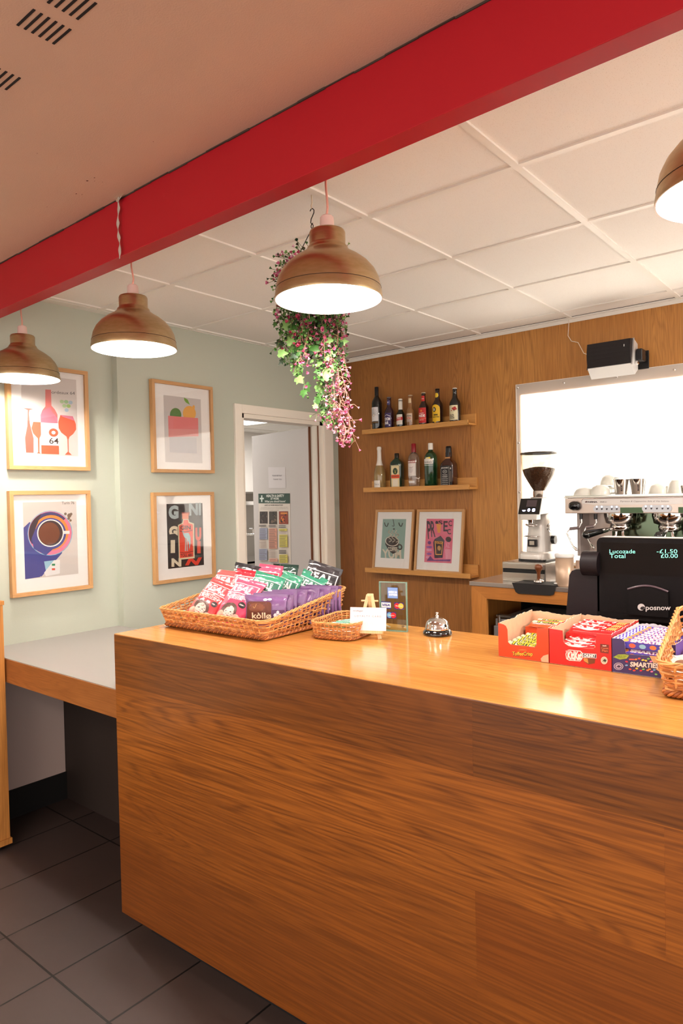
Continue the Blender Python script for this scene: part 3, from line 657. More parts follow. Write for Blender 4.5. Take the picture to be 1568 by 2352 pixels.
t=framed('framed_print','oak framed print of fruit on a pink block, upper right wall print',.447,.535,.03,.02,(-.135,.138,.062,.452),(208,202,200),[(1086,655),(1358,690),(1358,1150),(1086,1140)],[(-.135,.452),(.138,.452),(.138,.062),(-.135,.062)],fruit,'oak framed prints on the sage wall')
onleft(t,-3.368,2.607,1.708)
t=framed('framed_print','oak framed gin bottle print on black, lower right wall print beside the crisps',.447,.53,.03,.02,(-.125,.140,.082,.462),(44,38,40),[(1100,1408),(1365,1408),(1375,1850),(1112,1870)],[(-.125,.462),(.140,.462),(.140,.082),(-.125,.082)],gin,'oak framed prints on the sage wall')
onleft(t,-3.368,2.597,1.063)
# prints leaning on the lowest shelf
def yum(c):
    c.poly([(300,1567),(528,1567),(490,2005),(258,2003)],(146,178,168)); DK=(48,40,38); CR=(224,214,194)
    c.curve([(314,1608),(322,1640),(338,1648),(352,1612)],8,DK); c.curve([(400,1570),(408,1640),(388,1642)],6,DK); c.curve([(456,1608),(466,1640),(480,1644),(492,1612)],8,DK); c.ell(406,1677,9,9,DK)
    c.text(372,1955,'YUM',190,100,CR,.03,flipy=True)
    c.ell(455,1875,26,34,DK); c.ell(455,1875,13,18,(146,178,168)); c.poly([(318,1790),(450,1800),(450,1850),(425,1930),(385,1955),(345,1920),(312,1850)],DK)
    c.ell(382,1812,68,58,(226,216,200)); c.ell(382,1812,60,50,(56,40,36))
    for dx in (0,34,70): c.curve([(362+dx,1692),(350+dx,1715),(378+dx,1740),(350+dx,1770),(376+dx,1800),(352+dx,1822)],9,CR)
    c.text(385,1902,'COFFEE',96,48,CR,.03,-.05,flipy=True)
def pros(c):
    c.poly([(783,1570),(1035,1572),(990,2035),(742,2025)],(226,110,140)); DK=(60,44,62); PU=(112,56,130)
    c.text(800,1690,'P',36,190,DK,.02,-.1,flipy=True); c.text(838,1680,'R',40,170,DK,.02,flipy=True); c.ell(876,1612,14,18,DK); c.text(910,1612,'S',40,44,DK,.03,flipy=True)
    c.text(955,1650,'E',46,110,DK,.02,.1,flipy=True); c.text(1000,1620,'C',32,60,DK,.02,flipy=True); c.text(985,1708,'C',34,56,DK,.02,flipy=True)
    c.poly([(870,1625),(915,1628),(902,1720),(880,1718)],(236,160,70)); c.poly([(848,1785),(905,1750),(938,1800),(912,1980),(838,1985),(834,1820)],DK)
    c.poly([(848,1805),(925,1812),(908,1950),(848,1950)],(226,160,80)); c.poly([(856,1832),(915,1838),(902,1940),(856,1940)],(64,48,50)); c.text(886,1822,'EXTRA',60,18,(70,40,30),.02,flipy=True); c.ell(886,1880,16,26,(200,150,90))
    c.ell(975,1788,26,28,DK); c.ell(798,1824,16,18,PU)
    for k,(x,y) in enumerate(((795,1870),(792,1900),(790,1940),(780,1975))): c.ell(x,y,28-k*2,12,[(150,90,170),(226,150,190)][k%2])
    c.poly([(765,2012),(800,1960),(830,2000),(985,1995),(980,2015)],PU); c.text(966,1850,'AZ',42,50,(232,150,180),.02,flipy=True); c.rect(940,1890,990,1990,(232,150,176))
SH3=1.012
t=framed('framed_print','oak framed print of a steaming coffee cup on pale green, leaning on the lowest shelf',.335,.432,.02,.017,(-.103,.098,.085,.365),(146,178,168),[(300,1567),(528,1567),(490,2005),(258,2003)],[(-.103,.365),(.098,.365),(.098,.085),(-.103,.085)],yum,'prints leaning on the lowest shelf')
place(t,(-2.838,4.008,SH3+.004),(-math.radians(8),0,0))
t=framed('framed_print','oak framed pink drinks print leaning on the lowest shelf beside the green one',.372,.432,.02,.017,(-.108,.105,.070,.368),(226,110,140),[(783,1570),(1035,1572),(990,2035),(742,2025)],[(-.108,.368),(.105,.368),(.105,.07),(-.108,.07)],pros,'prints leaning on the lowest shelf')
place(t,(-2.462,4.008,SH3+.004),(-math.radians(8),0,0))
# ---- picture shelves ----------------------------------------------------------
for z,lab in ((1.993,'top oak picture shelf carrying the wine and beer bottles'),(1.577,'middle oak picture shelf carrying the spirit bottles'),(SH3-.012,'lowest oak picture shelf carrying two leaning prints')):
    t=thing('picture_shelf',lab,'shelf',(-3.045,YB,z),group='oak picture shelves on the wood wall')
    L_=.855
    m=MB(); m.box(0,L_,-.118,0,0,.012,OAKS,bev=.0008); m.build('ledge',t)
    m=MB(); m.box(0,L_,-.12,-.108,-.002,.030,OAKS,bev=.0008); m.build('front_lip',t)
    m=MB(); m.box(0,L_,-.014,0,.012,.078,OAKS,bev=.0008); m.build('back_rail',t)
# ---- bottles ---------------------------------------------------------------------
def bglass(name,col,rough=.06,trans=.0,ior=1.5): return P('bottle_'+name,col,rough,coat=.6,trans=trans,ior=ior)
DKG=bglass('dark_green_glass',(18,24,18)); BRG=bglass('brown_glass',(46,22,14)); BKG=bglass('black_glass',(16,14,14))
GRG=bglass('green_glass',(46,110,72),trans=.75); CLG=bglass('clear_glass',(236,232,226),trans=.92); AMB=bglass('amber_lager',(206,150,92),trans=.6); PRO=bglass('pale_gold',(196,168,110),trans=.55)
WHK=bglass('whisky',(70,26,12),trans=.35); HRB=bglass('herb_green',(20,52,36),trans=.2)
def bottle(label,x,z,prof,mat,cap,capmat,labels,se=2.,ax=1.,ay=1.,group='bottles on the top shelf',rot=0.,liquid=None):
    """labels: list of (name, z0, z1, half_width_m, base_colour, draw(cv))"""
    t=thing('bottle',label,'bottle',(x,4.018,z),(0,0,rot),group)
    m=MB(); m.lathe([(.0001,0)]+prof+[(.0001,prof[-1][1])],mat,36,se=se,ax=ax,ay=ay); m.build('glass_body',t)
    m=MB(); m.lathe(cap+[(.0001,cap[-1][1])],capmat,24); m.build('cap',t)
    def rad(zz):
        for (r0,z0),(r1,z1) in zip(prof[:-1],prof[1:]):
            if z0<=zz<=z1 and z1>z0: return r0+(r1-r0)*(zz-z0)/(z1-z0)
        return prof[-1][0]
    for nm,z0,z1,hw,bc,draw in labels:
        R0=rad((z0+z1)/2)
        def fm(u,v,d):
            if se>2: 
                a_=-PI/2+u/R0; c,s=secs(a_,se); r=R0
                # on square bottles walk straight across the front face
                return Vector((max(-r*ax*.93,min(r*ax*.93,u)),-r*ay-.0006-d,v))
            a_=-PI/2+u/R0; r=max(rad(v),.004)+.0006+d; return Vector((math.cos(a_)*r*ax,math.sin(a_)*r*ay,v))
        cv=CV(eps=.00012); cv.rect(-hw,z0,hw,z1,bc)
        if draw: draw(cv)
        cuts=[i*R0*.16 for i in range(-12,13)]
        cv.build(nm,t,fm,cuts,[z0+(z1-z0)*i/6 for i in range(1,6)] if abs(rad(z0)-rad(z1))>.001 else None)
    return t
def beerp(r,h,sh,nr=.0135): return [(r*.93,0),(r,.006),(r,h*sh),(r*.93,h*(sh+.05)),(r*.7,h*(sh+.11)),(r*.5,h*(sh+.16)),(nr*1.1,h*(sh+.24)),(nr,h*.93),(nr*1.1,h*.935),(nr*1.1,h*.96),(nr,h*.962),(nr,h*.985)]
def crown(h): return [(.0155,h-.006),(.0155,h-.002),(.013,h+.001)]
SH1=2.005; SH2=1.589
def l_wine(c):
    c.rect(-.033,.075,.033,.175,(224,222,224))
    c.rect(-.033,.062,.033,.064,(150,110,50)); c.rect(-.033,.068,.033,.070,(150,110,50)); 
    for k in range(11):
        a_=PI*k/10; c.line([(.010*math.cos(a_),.118+.010*math.sin(a_)),(.031*math.cos(a_),.118+.05*math.sin(a_))],.0012,(70,70,74))
    c.ell(0,.118,.010,.010,(196,190,180)); c.ell(0,.118,.006,.006,(232,226,220))
bottle('tall dark wine bottle with a white sunburst label, first on the top shelf',-2.952,SH1,[(.035,0),(.0375,.006),(.0375,.205),(.034,.222),(.024,.240),(.016,.252),(.014,.262),(.0138,.30)],BKG,[(.0146,.245),(.0146,.32),(.0138,.322)],P('black_foil',(24,22,24),.35),[('front_label',.058,.175,.033,(30,26,24),l_wine)],rot=-.05)
def l_doom(c):
    W=(236,232,236); c.text(0,.082,'DOOM',.05,.022,W,.04); c.text(-.004,.055,'BAR',.036,.022,W,.04); c.line([(-.03,.1),(0,.112),(.028,.1)],.003,W); c.ell(.02,.038,.006,.006,(200,200,220))
bottle('brown ale bottle with a purple label and white lettering, beside the wine bottle',-2.845,SH1,beerp(.0325,.238,.55),bglass('purple_brown',(54,24,40)),crown(.238),P('silver_cap',(170,170,180),.3,.8),[('front_label',.025,.125,.031,(58,42,92),l_doom),('neck_label',.182,.215,.012,(66,64,120),lambda c:c.ell(0,.2,.005,.006,(200,200,220)))])
def l_star(c):
    c.ell(0,.068,.031,.026,(222,214,204)); c.poly([(-.031,.058),(.031,.066),(.031,.088),(-.031,.080)],(196,30,38)); c.text(0,.077,'STELLA',.038,.009,(236,230,220),.03,ang=.12); c.text(0,.063,'ARTOIS',.038,.008,(236,230,220),.03,ang=.12)
bottle('small green lager bottle with white neck foil and red and white label',-2.748,SH1,beerp(.0295,.212,.48),DKG,[(.015,.14),(.0148,.213),(.012,.216)],P('white_foil',(232,226,216),.35),[('front_label',.035,.105,.029,(228,222,212),l_star)])
def l_cor(c):
    c.text(0,.088,'CORONA',.04,.010,(70,50,60),.03); c.text(0,.072,'EXTRA',.034,.012,(190,60,50),.04); c.rect(-.02,.05,.02,.053,(60,70,110)); c.text(0,.062,'CERVEZA',.03,.005,(70,60,60),.02)
bottle('pale amber lager bottle with white printed label and light neck',-2.664,SH1,beerp(.028,.232,.50),AMB,crown(.232),P('pale_cap',(214,200,176),.3,.5),[('front_label',.045,.105,.026,(214,190,168),l_cor),('neck_label',.178,.21,.012,(226,200,160),None)])
def l_pride(c):
    c.rect(-.033,.035,.033,.128,(196,32,34)); c.text(0,.078,'PRIDE',.052,.018,(240,230,226),.05); c.text(0,.095,'LONDON',.036,.008,(240,220,210),.03); c.rect(-.033,.058,.033,.062,(230,120,90)); c.ell(0,.112,.008,.008,(226,120,60)); c.text(0,.05,'AMBER ALE',.034,.006,(240,200,180),.02)
bottle('dark ale bottle with bright red label and red neck label, mid top shelf',-2.557,SH1,beerp(.0345,.238,.56),BRG,crown(.238),P('pale_cap',(214,200,176),.3,.5),[('front_label',.03,.132,.034,(206,42,40),l_pride),('neck_label',.178,.215,.0145,(206,44,42),lambda c:c.text(0,.195,'PRIDE',.018,.006,(240,220,210),.02))])
def l_bee(c):
    c.ell(0,.115,.034,.028,(236,188,30)); c.rect(-.034,.03,.034,.116,(236,188,30)); c.ell(-.006,.11,.013,.016,(40,30,24)); c.text(-.006,.11,'B',.012,.018,(236,220,180),.05); c.text(.004,.074,'BEE',.03,.01,(40,30,24),.05); c.text(.006,.06,'BREWERS',.045,.008,(40,30,24),.03); c.ell(0,.03,.008,.008,(236,188,30))
bottle('dark bottle with a yellow arched label and round yellow neck sticker',-2.447,SH1,beerp(.0355,.25,.55),BRG,crown(.25),BLACKP,[('front_label',.04,.09,.034,(236,188,30),l_bee),('neck_label',.195,.198,.004,(236,188,30),lambda c:c.ell(0,.207,.014,.016,(240,200,50)))])
def l_tree(c):
    RD=(176,50,40)
    for x,y in ((.004,.103),(.016,.108),(.012,.096),(.022,.100)): c.ell(x,y,.008,.007,RD)
    c.line([(.013,.098),(.012,.084)],.0025,(70,40,34)); c.ell(-.006,.09,.004,.004,RD); c.text(-.008,.058,'OLD',.036,.016,(60,50,44),.03); c.text(-.006,.042,'TREE',.04,.012,(60,50,44),.02)
bottle('dark cider bottle with a cream label and red tree, last on the top shelf',-2.314,SH1,beerp(.0365,.24,.57),BKG,crown(.24),P('white_cap',(232,228,220),.3),[('front_label',.028,.125,.036,(226,218,180),l_tree)])
g2='bottles on the middle shelf'
bottle('pale sparkling wine bottle with white foil neck, first on the middle shelf',-2.94,SH2,[(.038,0),(.042,.006),(.042,.10),(.040,.125),(.033,.155),(.024,.18),(.017,.205),(.014,.23),(.0135,.295)],PRO,[(.026,.175),(.020,.195),(.0165,.215),(.015,.24),(.0145,.285),(.0165,.288),(.0165,.303),(.013,.31)],P('white_foil',(232,226,216),.35),[('front_label',.012,.068,.028,(232,226,218),lambda c:(c.text(0,.042,'Prosecco',.042,.014,(120,110,110),0,.3)))],group=g2)
def l_stag(c):
    c.rect(-.033,.012,.033,.168,(46,92,62)); c.rect(-.031,.014,.031,.166,(222,206,160)); c.ell(0,.128,.019,.023,(34,60,44)); c.line([(-.009,.140),(-.004,.13),(0,.118),(.004,.13),(.009,.140)],.0022,(190,190,90)); c.ell(0,.118,.005,.007,(160,160,70))
    c.rect(-.033,.078,.033,.103,(214,74,38)); c.text(0,.0905,'JAGERMEISTER',.058,.009,(60,70,40),.03); c.rect(-.02,.02,.02,.07,(226,216,196)); c.rect(-.031,.012,.031,.016,(190,50,40))
bottle('square dark green liqueur bottle with a cream and orange label',-2.788,SH2,[(.042,0),(.045,.004),(.045,.178),(.043,.190),(.030,.204),(.018,.214),(.015,.22),(.015,.236)],HRB,[(.0165,.222),(.0165,.252),(.015,.254)],P('dark_green_cap',(40,34,24),.3,.3),[('front_label',.010,.170,.034,(206,190,150),l_stag)],se=7.,ay=.62,group=g2,rot=.12)
def l_smir(c):
    c.rect(-.036,.178,.036,.196,(150,32,36)); c.text(0,.187,'SMIRNOFF',.064,.011,(240,232,226),.04); c.ell(0,.128,.026,.040,(226,216,212)); c.curve([(-.016,.152),(-.006,.146),(0,.15),(.006,.146),(.016,.152)],.0022,(120,60,50)); c.ell(0,.13,.016,.02,(206,196,194)); c.rect(-.026,.04,.026,.055,(226,220,216))
bottle('clear spirit bottle with a red cap and red banner label, centre of the middle shelf',-2.646,SH2,[(.034,0),(.037,.004),(.037,.035),(.0395,.06),(.0395,.205),(.036,.225),(.024,.244),(.0165,.252),(.0145,.27)],CLG,[(.0165,.252),(.017,.258),(.0162,.31),(.014,.313)],P('red_cap',(142,20,32),.3),[('front_label',.09,.196,.034,(224,214,208),l_smir),('lower_label',.042,.056,.024,(228,222,216),None)],group=g2)
def l_gord(c):
    c.rect(-.038,.165,.038,.199,(226,222,214)); c.text(0,.178,"Gordon's",.06,.014,(60,60,64),.02,.15); c.poly([(-.02,.199),(.02,.199),(.012,.212),(-.012,.208)],(226,210,150)); c.ell(.016,.206,.006,.006,(230,200,60)); c.rect(-.038,.155,.038,.158,(220,226,220))
bottle('tall green gin bottle with a white cap and white upper label',-2.509,SH2,[(.040,0),(.044,.005),(.044,.205),(.041,.222),(.030,.240),(.019,.250),(.0155,.256),(.015,.275)],GRG,[(.017,.262),(.0172,.268),(.0168,.304),(.015,.307)],P('white_cap',(232,228,220),.3),[('front_label',.165,.199,.036,(226,222,214),l_gord)],group=g2)
def l_jack(c):
    W=(206,200,194); c.rect(-.04,.012,.018,.145,(30,26,26)); c.line([(-.038,.014),(-.038,.128)],.001,W); c.text(-.010,.132,"JACK DANIEL'S",.052,.011,W,.04); c.ell(-.010,.108,.015,.011,W); c.ell(-.010,.108,.013,.009,(30,26,26)); c.text(-.01,.108,'No7',.014,.006,W,.02)
    for y,w,h in ((.087,.036,.007),(.074,.04,.008),(.060,.045,.005),(.048,.042,.005),(.036,.045,.004),(.024,.04,.004)): c.text(-.010,y,{.087:'Tennessee',.074:'WHISKEY'}.get(y,'SOUR MASH 40 PROOF'),w,h,W,.02)
    c.line([(.021,.014),(.021,.142)],.0012,W); c.rect(.026,.04,.038,.11,(84,72,66)); c.ell(.032,.128,.004,.006,W)
bottle('square dark whiskey bottle with a black and white label, last on the middle shelf',-2.369,SH2,[(.043,0),(.046,.005),(.046,.150),(.044,.162),(.034,.178),(.022,.190),(.019,.197),(.0185,.235)],WHK,[(.0215,.207),(.0215,.225),(.0195,.262),(.0165,.277)],P('black_foil',(24,22,24),.35),[('front_label',.010,.148,.0425,(30,26,26),l_jack),('neck_label',.192,.205,.02,(176,130,80),None)],se=7.,ay=.9,group=g2,rot=.08)
# ---- hanging flower basket ----------------------------------------------------
hp_=thing('hanging_plant','hanging basket of trailing ivy and small pink flowers behind the largest lamp','hanging plant',(-1.582,1.80,0))
WIRE=P('black_wire',(20,20,20),.4,.5)
m=MB(); m.tube([(0,0,2.58),(.002,0,2.553),(-.002,0,2.545),(0,0,2.532)],.0022,P('cream_cord',(220,206,180),.6),6); m.build('ceiling_cord',hp_)
m=MB(); pts=[(math.sin(t)*.0105*(1 if t<PI else -1) ,0,2.512+.010*math.cos(t)+0) for t in [PI*-.6+PI*1.5*k/10 for k in range(11)]]
m.tube([(-.008,0,2.527),(-.003,0,2.533),(.004,0,2.533),(.010,0,2.526),(.009,0,2.517),(.003,0,2.508),(-.004,0,2.499),(-.006,0,2.488),(-.002,0,2.481),(.003,0,2.484)],.0017,WIRE,6)
m.tube([(0.005*math.cos(t),0,2.474+.007*math.sin(t)) for t in [2*PI*k/12 for k in range(12)]],.0015,WIRE,6,closed=True); m.build('hook',hp_)
for k in range(3):
    a_=PI*.55+k*2*PI/3; m=MB(); m.cyl((0,0,2.467),(.075*math.cos(a_),.075*math.sin(a_),2.33),.0015,WIRE,6); m.build('wire_hanger',hp_)
m=MB(); m.lathe([(.0001,2.215),(.045,2.215),(.07,2.24),(.083,2.30),(.086,2.325),(.082,2.325),(.078,2.305),(.0001,2.30)],P('dark_basket',(46,36,28),.8),24); m.build('planter',hp_)
LG=[P('ivy_leaf',(58,100,40),.5,var=.2,bscale=30),P('ivy_leaf_pale',(124,164,92),.5,var=.15,bscale=30),P('ivy_leaf_dark',(38,64,36),.5,var=.2,bscale=30)]
SPR=P('sprig_green',(84,140,58),.5); STM=P('vine_stem',(96,112,60),.6); STP=P('pink_stem',(190,140,120),.6); DRK=P('dark_bud',(74,58,40),.6)
PK1=P('pink_blossom',(196,96,132),.5); PK2=P('pale_pink_blossom',(218,164,182),.5); PK3=P('crimson_blossom',(170,50,84),.5)
rn=random.Random(11)
leaves=MB(); stems=MB(); bl=MB(); buds=MB()
def rot_to(d,roll):
    q=Vector(d).to_track_quat('Z','Y').to_matrix().to_4x4(); return q@Matrix.Rotation(roll,4,'Z')
IV=[(0,-.5),(.28,-.62),(.55,-.35),(.42,-.1),(.62,.18),(.3,.2),(0,.75),(-.3,.2),(-.62,.18),(-.42,-.1),(-.55,-.35),(-.28,-.62)]
def ivy(p,s,d,mat):
    M=Matrix.Translation(p)@rot_to(d,rn.uniform(0,6.28))
    vs=[(0,0,.12*s)]+[(x*s,y*s,-.06*s*(abs(x)+abs(y))) for x,y in IV]; n=len(IV)
    leaves.add(vs,[(0,1+i,1+(i+1)%n) for i in range(n)],mat,M,True)
def bloom(p,s,d,mat,B=None):
    M=Matrix.Translation(p)@rot_to(d,rn.uniform(0,6)); (B or bl).lathe([(.0002,0),(s*.35,s*.35),(s*.45,s*.8),(s*.8,s*1.15)],mat,5,M,smooth=False)
def vine(p0,p1,sag,r,mat,n=9,j=.012):
    a=Vector(p0);b=Vector(p1);pts=[]; ph=rn.uniform(0,6)
    for k in range(n):
        t=k/(n-1); p=a.lerp(b,t); p+=Vector((math.sin(ph+t*7)*j,math.cos(ph*1.3+t*6)*j,0))*min(1,t*3); p.z+=sag*math.sin(PI*t); pts.append(p)
    stems.tube(pts,r,mat,5); return pts
def sprig(p,d,L_,mat,kind):
    d=Vector(d).normalized(); q=Vector(p)+d*L_; mid=Vector(p)+d*L_*.5+Vector((rn.uniform(-1,1),rn.uniform(-1,1),rn.uniform(0,1)))*L_*.15
    stems.tube([p,mid,q],.0008,mat,4)
    dd=d+Vector((rn.uniform(-.4,.4),rn.uniform(-.4,.4),rn.uniform(-.5,.2)))
    if kind=='pink': bloom(q,rn.uniform(.006,.0095),dd,rn.choice([PK1,PK2,PK1]))
    elif kind=='palepink': bloom(q,rn.uniform(.0055,.008),dd,rn.choice([PK2,PK2,PK1]))
    elif kind=='crim': bloom(q,rn.uniform(.006,.010),dd,rn.choice([PK3,PK3,PK1,DRK]))
    elif kind=='green': bloom(q,rn.uniform(.005,.008),dd,rn.choice([SPR,LG[0],LG[1]]),buds)
    else: bloom(q,rn.uniform(.005,.008),dd,rn.choice([LG[2],DRK,LG[0]]),buds)
# crown of the basket
for k in range(210):
    a_=rn.uniform(0,2*PI); r0=rn.uniform(.02,.10); h=rn.uniform(2.30,2.36); p=Vector((r0*.6*math.cos(a_),r0*.6*math.sin(a_),h-.02)); el=rn.uniform(-.3,1.0)
    d=Vector((math.cos(a_),math.sin(a_),el)); sprig(p,d,rn.uniform(.03,.10),STM,rn.choice(['crim','crim','dark','green','pink']))
for k in range(46):
    a_=rn.uniform(0,2*PI); r0=rn.uniform(.02,.085); ivy((r0*math.cos(a_),r0*math.sin(a_),rn.uniform(2.29,2.36)),rn.uniform(.016,.03),(math.cos(a_),math.sin(a_),.6),rn.choice(LG+[LG[2]]))
for k in range(120):
    s_=rn.uniform(-.135,-.01); t_=rn.uniform(-.07,.07); x_,y_=s_*.77-t_*.63,s_*.63+t_*.77; p=Vector((x_*.6,y_*.6,rn.uniform(2.24,2.36))); sprig(p,(x_*8,y_*8,rn.uniform(-.5,.8)),rn.uniform(.03,.085),STM,rn.choice(['crim','dark','green','green','crim','pink']))
# skirt of strands falling over the rim
for k in range(34):
    a_=2*PI*k/34+rn.uniform(-.1,.1); L_=rn.uniform(.12,.24); R1=rn.uniform(.07,.115)
    pts=vine((.07*math.cos(a_),.07*math.sin(a_),2.32),(R1*math.cos(a_),R1*math.sin(a_),2.31-L_),.03,.0012,rn.choice([STM,STM,STP]))
    kd=rn.choice(['crim','green','dark','pink','green'])
    for p in pts[1:]:
        for q in range(5): sprig(p,(rn.uniform(-1,1),rn.uniform(-1,1),rn.uniform(-.8,.6)),rn.uniform(.008,.026),STM,kd if rn.random()<.7 else 'green')
        if rn.random()<.55: ivy(p+Vector((rn.uniform(-.012,.012),rn.uniform(-.012,.012),0)),rn.uniform(.014,.026),(math.cos(a_),math.sin(a_),rn.uniform(-.2,.8)),rn.choice(LG+[LG[2],LG[0]]))
# mid mass below the lamp
def strand(x0,y0,z0,x1,y1,z1,kinds,dens,leafp,leafs,sm=STM,r=.0013,spl=(.01,.03),leafset=None):
    pts=vine((x0,y0,z0),(x1,y1,z1),0,r,sm,n=max(6,int((z0-z1)/.022)),j=.009)
    for i,p in enumerate(pts):
        for q in range(dens): sprig(p,(rn.uniform(-1,1),rn.uniform(-1,1),rn.uniform(-1.1,.3)),rn.uniform(*spl),sm,rn.choice(kinds))
        if rn.random()<leafp: ivy(p+Vector((rn.uniform(-.02,.02),rn.uniform(-.02,.02),0)),rn.uniform(*leafs),(rn.uniform(-.6,.6)+.3,-1,rn.uniform(.0,.8)),rn.choice(leafset or LG))
# directions: image right = +x*.77+y*.63 ; strands are laid out across x-y
for k in range(17):
    s=rn.uniform(-.105,.10); t_=rn.uniform(-.05,.05); x,y=s*.77+t_*-.63,s*.63+t_*.77
    strand(x*.8,y*.8,rn.uniform(2.16,2.24),x,y,rn.uniform(1.98,2.07),['pink','green','crim','green','dark'],4,.5,(.014,.026),rn.choice([STM,STP]))
def cx(s,t=0): return (s*.77-t*.63,s*.63+t*.77)
def st(s0,z0,s1,z1,*a,**k): (x0,y0),(x1,y1)=cx(s0,rn.uniform(-.03,.0)),cx(s1,rn.uniform(-.03,.03)); strand(x0,y0,z0,x1,y1,z1,*a,**k)
# left ivy trail (down to z 1.89), with single big leaves
st(-.07,2.12,-.045,1.90,['green','green','pink'],2,.9,(.022,.034),spl=(.006,.016),leafset=[LG[0],LG[1]])
st(-.10,2.16,-.115,2.02,['green','dark'],3,.7,(.018,.028),spl=(.008,.02)); st(-.095,2.1,-.075,1.98,['green'],2,.8,(.02,.03),leafset=[LG[0],LG[1]])
st(-.12,2.24,-.125,2.06,['dark','green'],3,.3,(.014,.02),spl=(.01,.03))
# central green trail
for k in range(4): st(.005+.012*k,2.12,.015+.014*k,1.83-.015*k,['green','green','green','palepink'],5,.35,(.018,.03),leafset=[LG[1],LG[0]],spl=(.008,.024),sm=STM)
st(.085,2.16,.115,1.94,['pink','green','pink'],3,.25,(.016,.024),sm=STP)
st(.07,2.14,.075,2.0,['green','crim'],3,.8,(.02,.03),leafset=LG)
# pink flowering trail to the right, lowest
for k in range(5): st(.045+.011*k,1.98,.055+.019*k,1.80-.016*k,['palepink','pink','palepink'],3,.06,(.014,.02),sm=STP,spl=(.012,.036))
for k in range(3): st(.06+.010*k,1.86,.075+.012*k,1.735,['palepink','palepink','pink'],3,0,(.01,.02),sm=STP,spl=(.012,.03))
for (s,z,sz) in ((.05,1.975,.036),(.032,1.955,.034),(-.055,2.045,.034),(-.11,2.035,.03),(.0,2.04,.034),(.06,2.035,.03),(-.095,2.13,.032),(.1,2.07,.026)):
    x,y=cx(s,-.035); ivy((x,y,z),sz,(.55,-1,.25),LG[1] if z<2.0 else rn.choice(LG[:2]))
stems.build('trailing_stems',hp_); leaves.flat=True; leaves.build('ivy_foliage',hp_); bl.flat=True; bl.build('pink_blossoms',hp_); buds.flat=True; buds.build('green_buds',hp_)
# ---- wicker baskets ----------------------------------------------------------------
WK=P('wicker_willow',(184,112,54),.45,var=.3,bscale=60,coat=.2); WKL=P('wicker_willow_light',(214,154,92),.45,var=.25,bscale=60,coat=.2); WKD=P('wicker_willow_dark',(150,82,38),.5,var=.25,bscale=60,coat=.2)
def basket(t,w,d,hf,hb,fl,cr,rows,stake,rs,seedv,foot=.014,mats=None,rows_b=None):
    """w x d at the base, hf/hb wall height at the front/back, fl flare at the rim"""
    A=mats or (WK,WKL,WKD); rnd=random.Random(seedv)
    # perimeter of a rounded rectangle, by arc length
    per=[]; 
    def corner(cx_,cy_,a0):
        for k in range(7): a=math.radians(a0+90*k/6); per.append((cx_+cr*math.cos(a),cy_+cr*math.sin(a)))
    for (x,y,a) in ((w/2-cr,-d/2+cr,-90),(w/2-cr,d/2-cr,0),(-w/2+cr,d/2-cr,90),(-w/2+cr,-d/2+cr,180)): corner(x,y,a)
    P_=[Vector((x,y)) for x,y in per]; n=len(P_); seg=[(P_[(i+1)%n]-P_[i]).length for i in range(n)]; T=sum(seg)
    def at(s):
        s%=T; i=0
        while s>seg[i]: s-=seg[i]; i=(i+1)%n
        a,b=P_[i],P_[(i+1)%n]; p=a.lerp(b,s/max(seg[i],1e-9)); tn=(b-a).normalized() if seg[i]>1e-9 else Vector((1,0)); return p,Vector((tn.y,-tn.x))
    def H(y): u=(y+d/2)/d; return hf+(hb-hf)*max(0,min(1,u))
    def pt(s,v,off):   # v 0..1 up the wall
        p,nn=at(s); h=H(p.y); q=p*(1+0)+nn*(fl*v+off); return Vector((q.x,q.y,foot+v*h))
    ns=int(T/stake); ns+=ns%2
    mb=MB()
    for k in range(ns): mb.tube([pt(T*k/ns,v,0) for v in (0,.35,.7,1.)],rs*1.15,A[1],5)
    mb.build('stakes',t)
    mb=MB()
    for r in range(rows):
        v=(r+.5)/rows; N_=ns*4; rr=[]
        pts=[]
        for k in range(N_):
            s=T*k/N_; ph=PI*k/4+(PI if r%2 else 0); off=math.sin(ph+PI/4)*rs*1.05
            jv=v+rnd.uniform(-.12,.12)/rows*1.2+.25/rows*math.sin(k*.11+r*2.1); pts.append(pt(s,min(1,max(0,jv)),off)); 
        mb.tube(pts,rs,A[0] if (r*7+seedv)%3 else A[1],6,closed=True)
    mb.build('woven_wall',t)
    mb=MB()
    for q in range(3):
        N_=ns*5; pts=[]
        for k in range(N_):
            a=2*PI*k/14+q*2*PI/3; p,nn=at(T*k/N_); b=pt(T*k/N_,1,rs*1.1*math.cos(a)); b.z+=rs*1.1*math.sin(a)+rs*.6; pts.append(b)
        mb.tube(pts,rs*.9,A[1],6,closed=True)
    mb.build('braided_rim',t)
    mb=MB()
    for q in range(4):
        N_=ns*5; pts=[]
        for k in range(N_):
            a=2*PI*k/9+q*PI/2; b=pt(T*k/N_,0,rs*2.4*math.cos(a)); b.z=foot*.5+.002+rs*1.9*math.sin(a)+.001; pts.append(b)
        mb.tube(pts,rs*1.25,A[2] if q%2 else A[0],6,closed=True)
    mb.build('braided_foot',t)
    mb=MB(); k=0; y=-d/2+.01
    while y<d/2-.008:
        mb.tube([(-w/2+.004,y,foot),( -w/4,y,foot+.002*(1 if k%2 else -1)),(0,y,foot),(w/4,y,foot+.002*(-1 if k%2 else 1)),(w/2-.004,y,foot)],rs*1.1,A[0],5); y+=rs*2.3; k+=1
    mb.build('woven_base',t)
ZT=1.0805
bk=thing('wicker_basket','long sloping wicker basket packed with snack bags and purple packets','basket',(-1.872,1.752,ZT),(0,0,math.radians(1.5)),'wicker baskets on the bar')
basket(bk,.502,.405,.052,.112,.022,.012,9,.022,.0026,1)
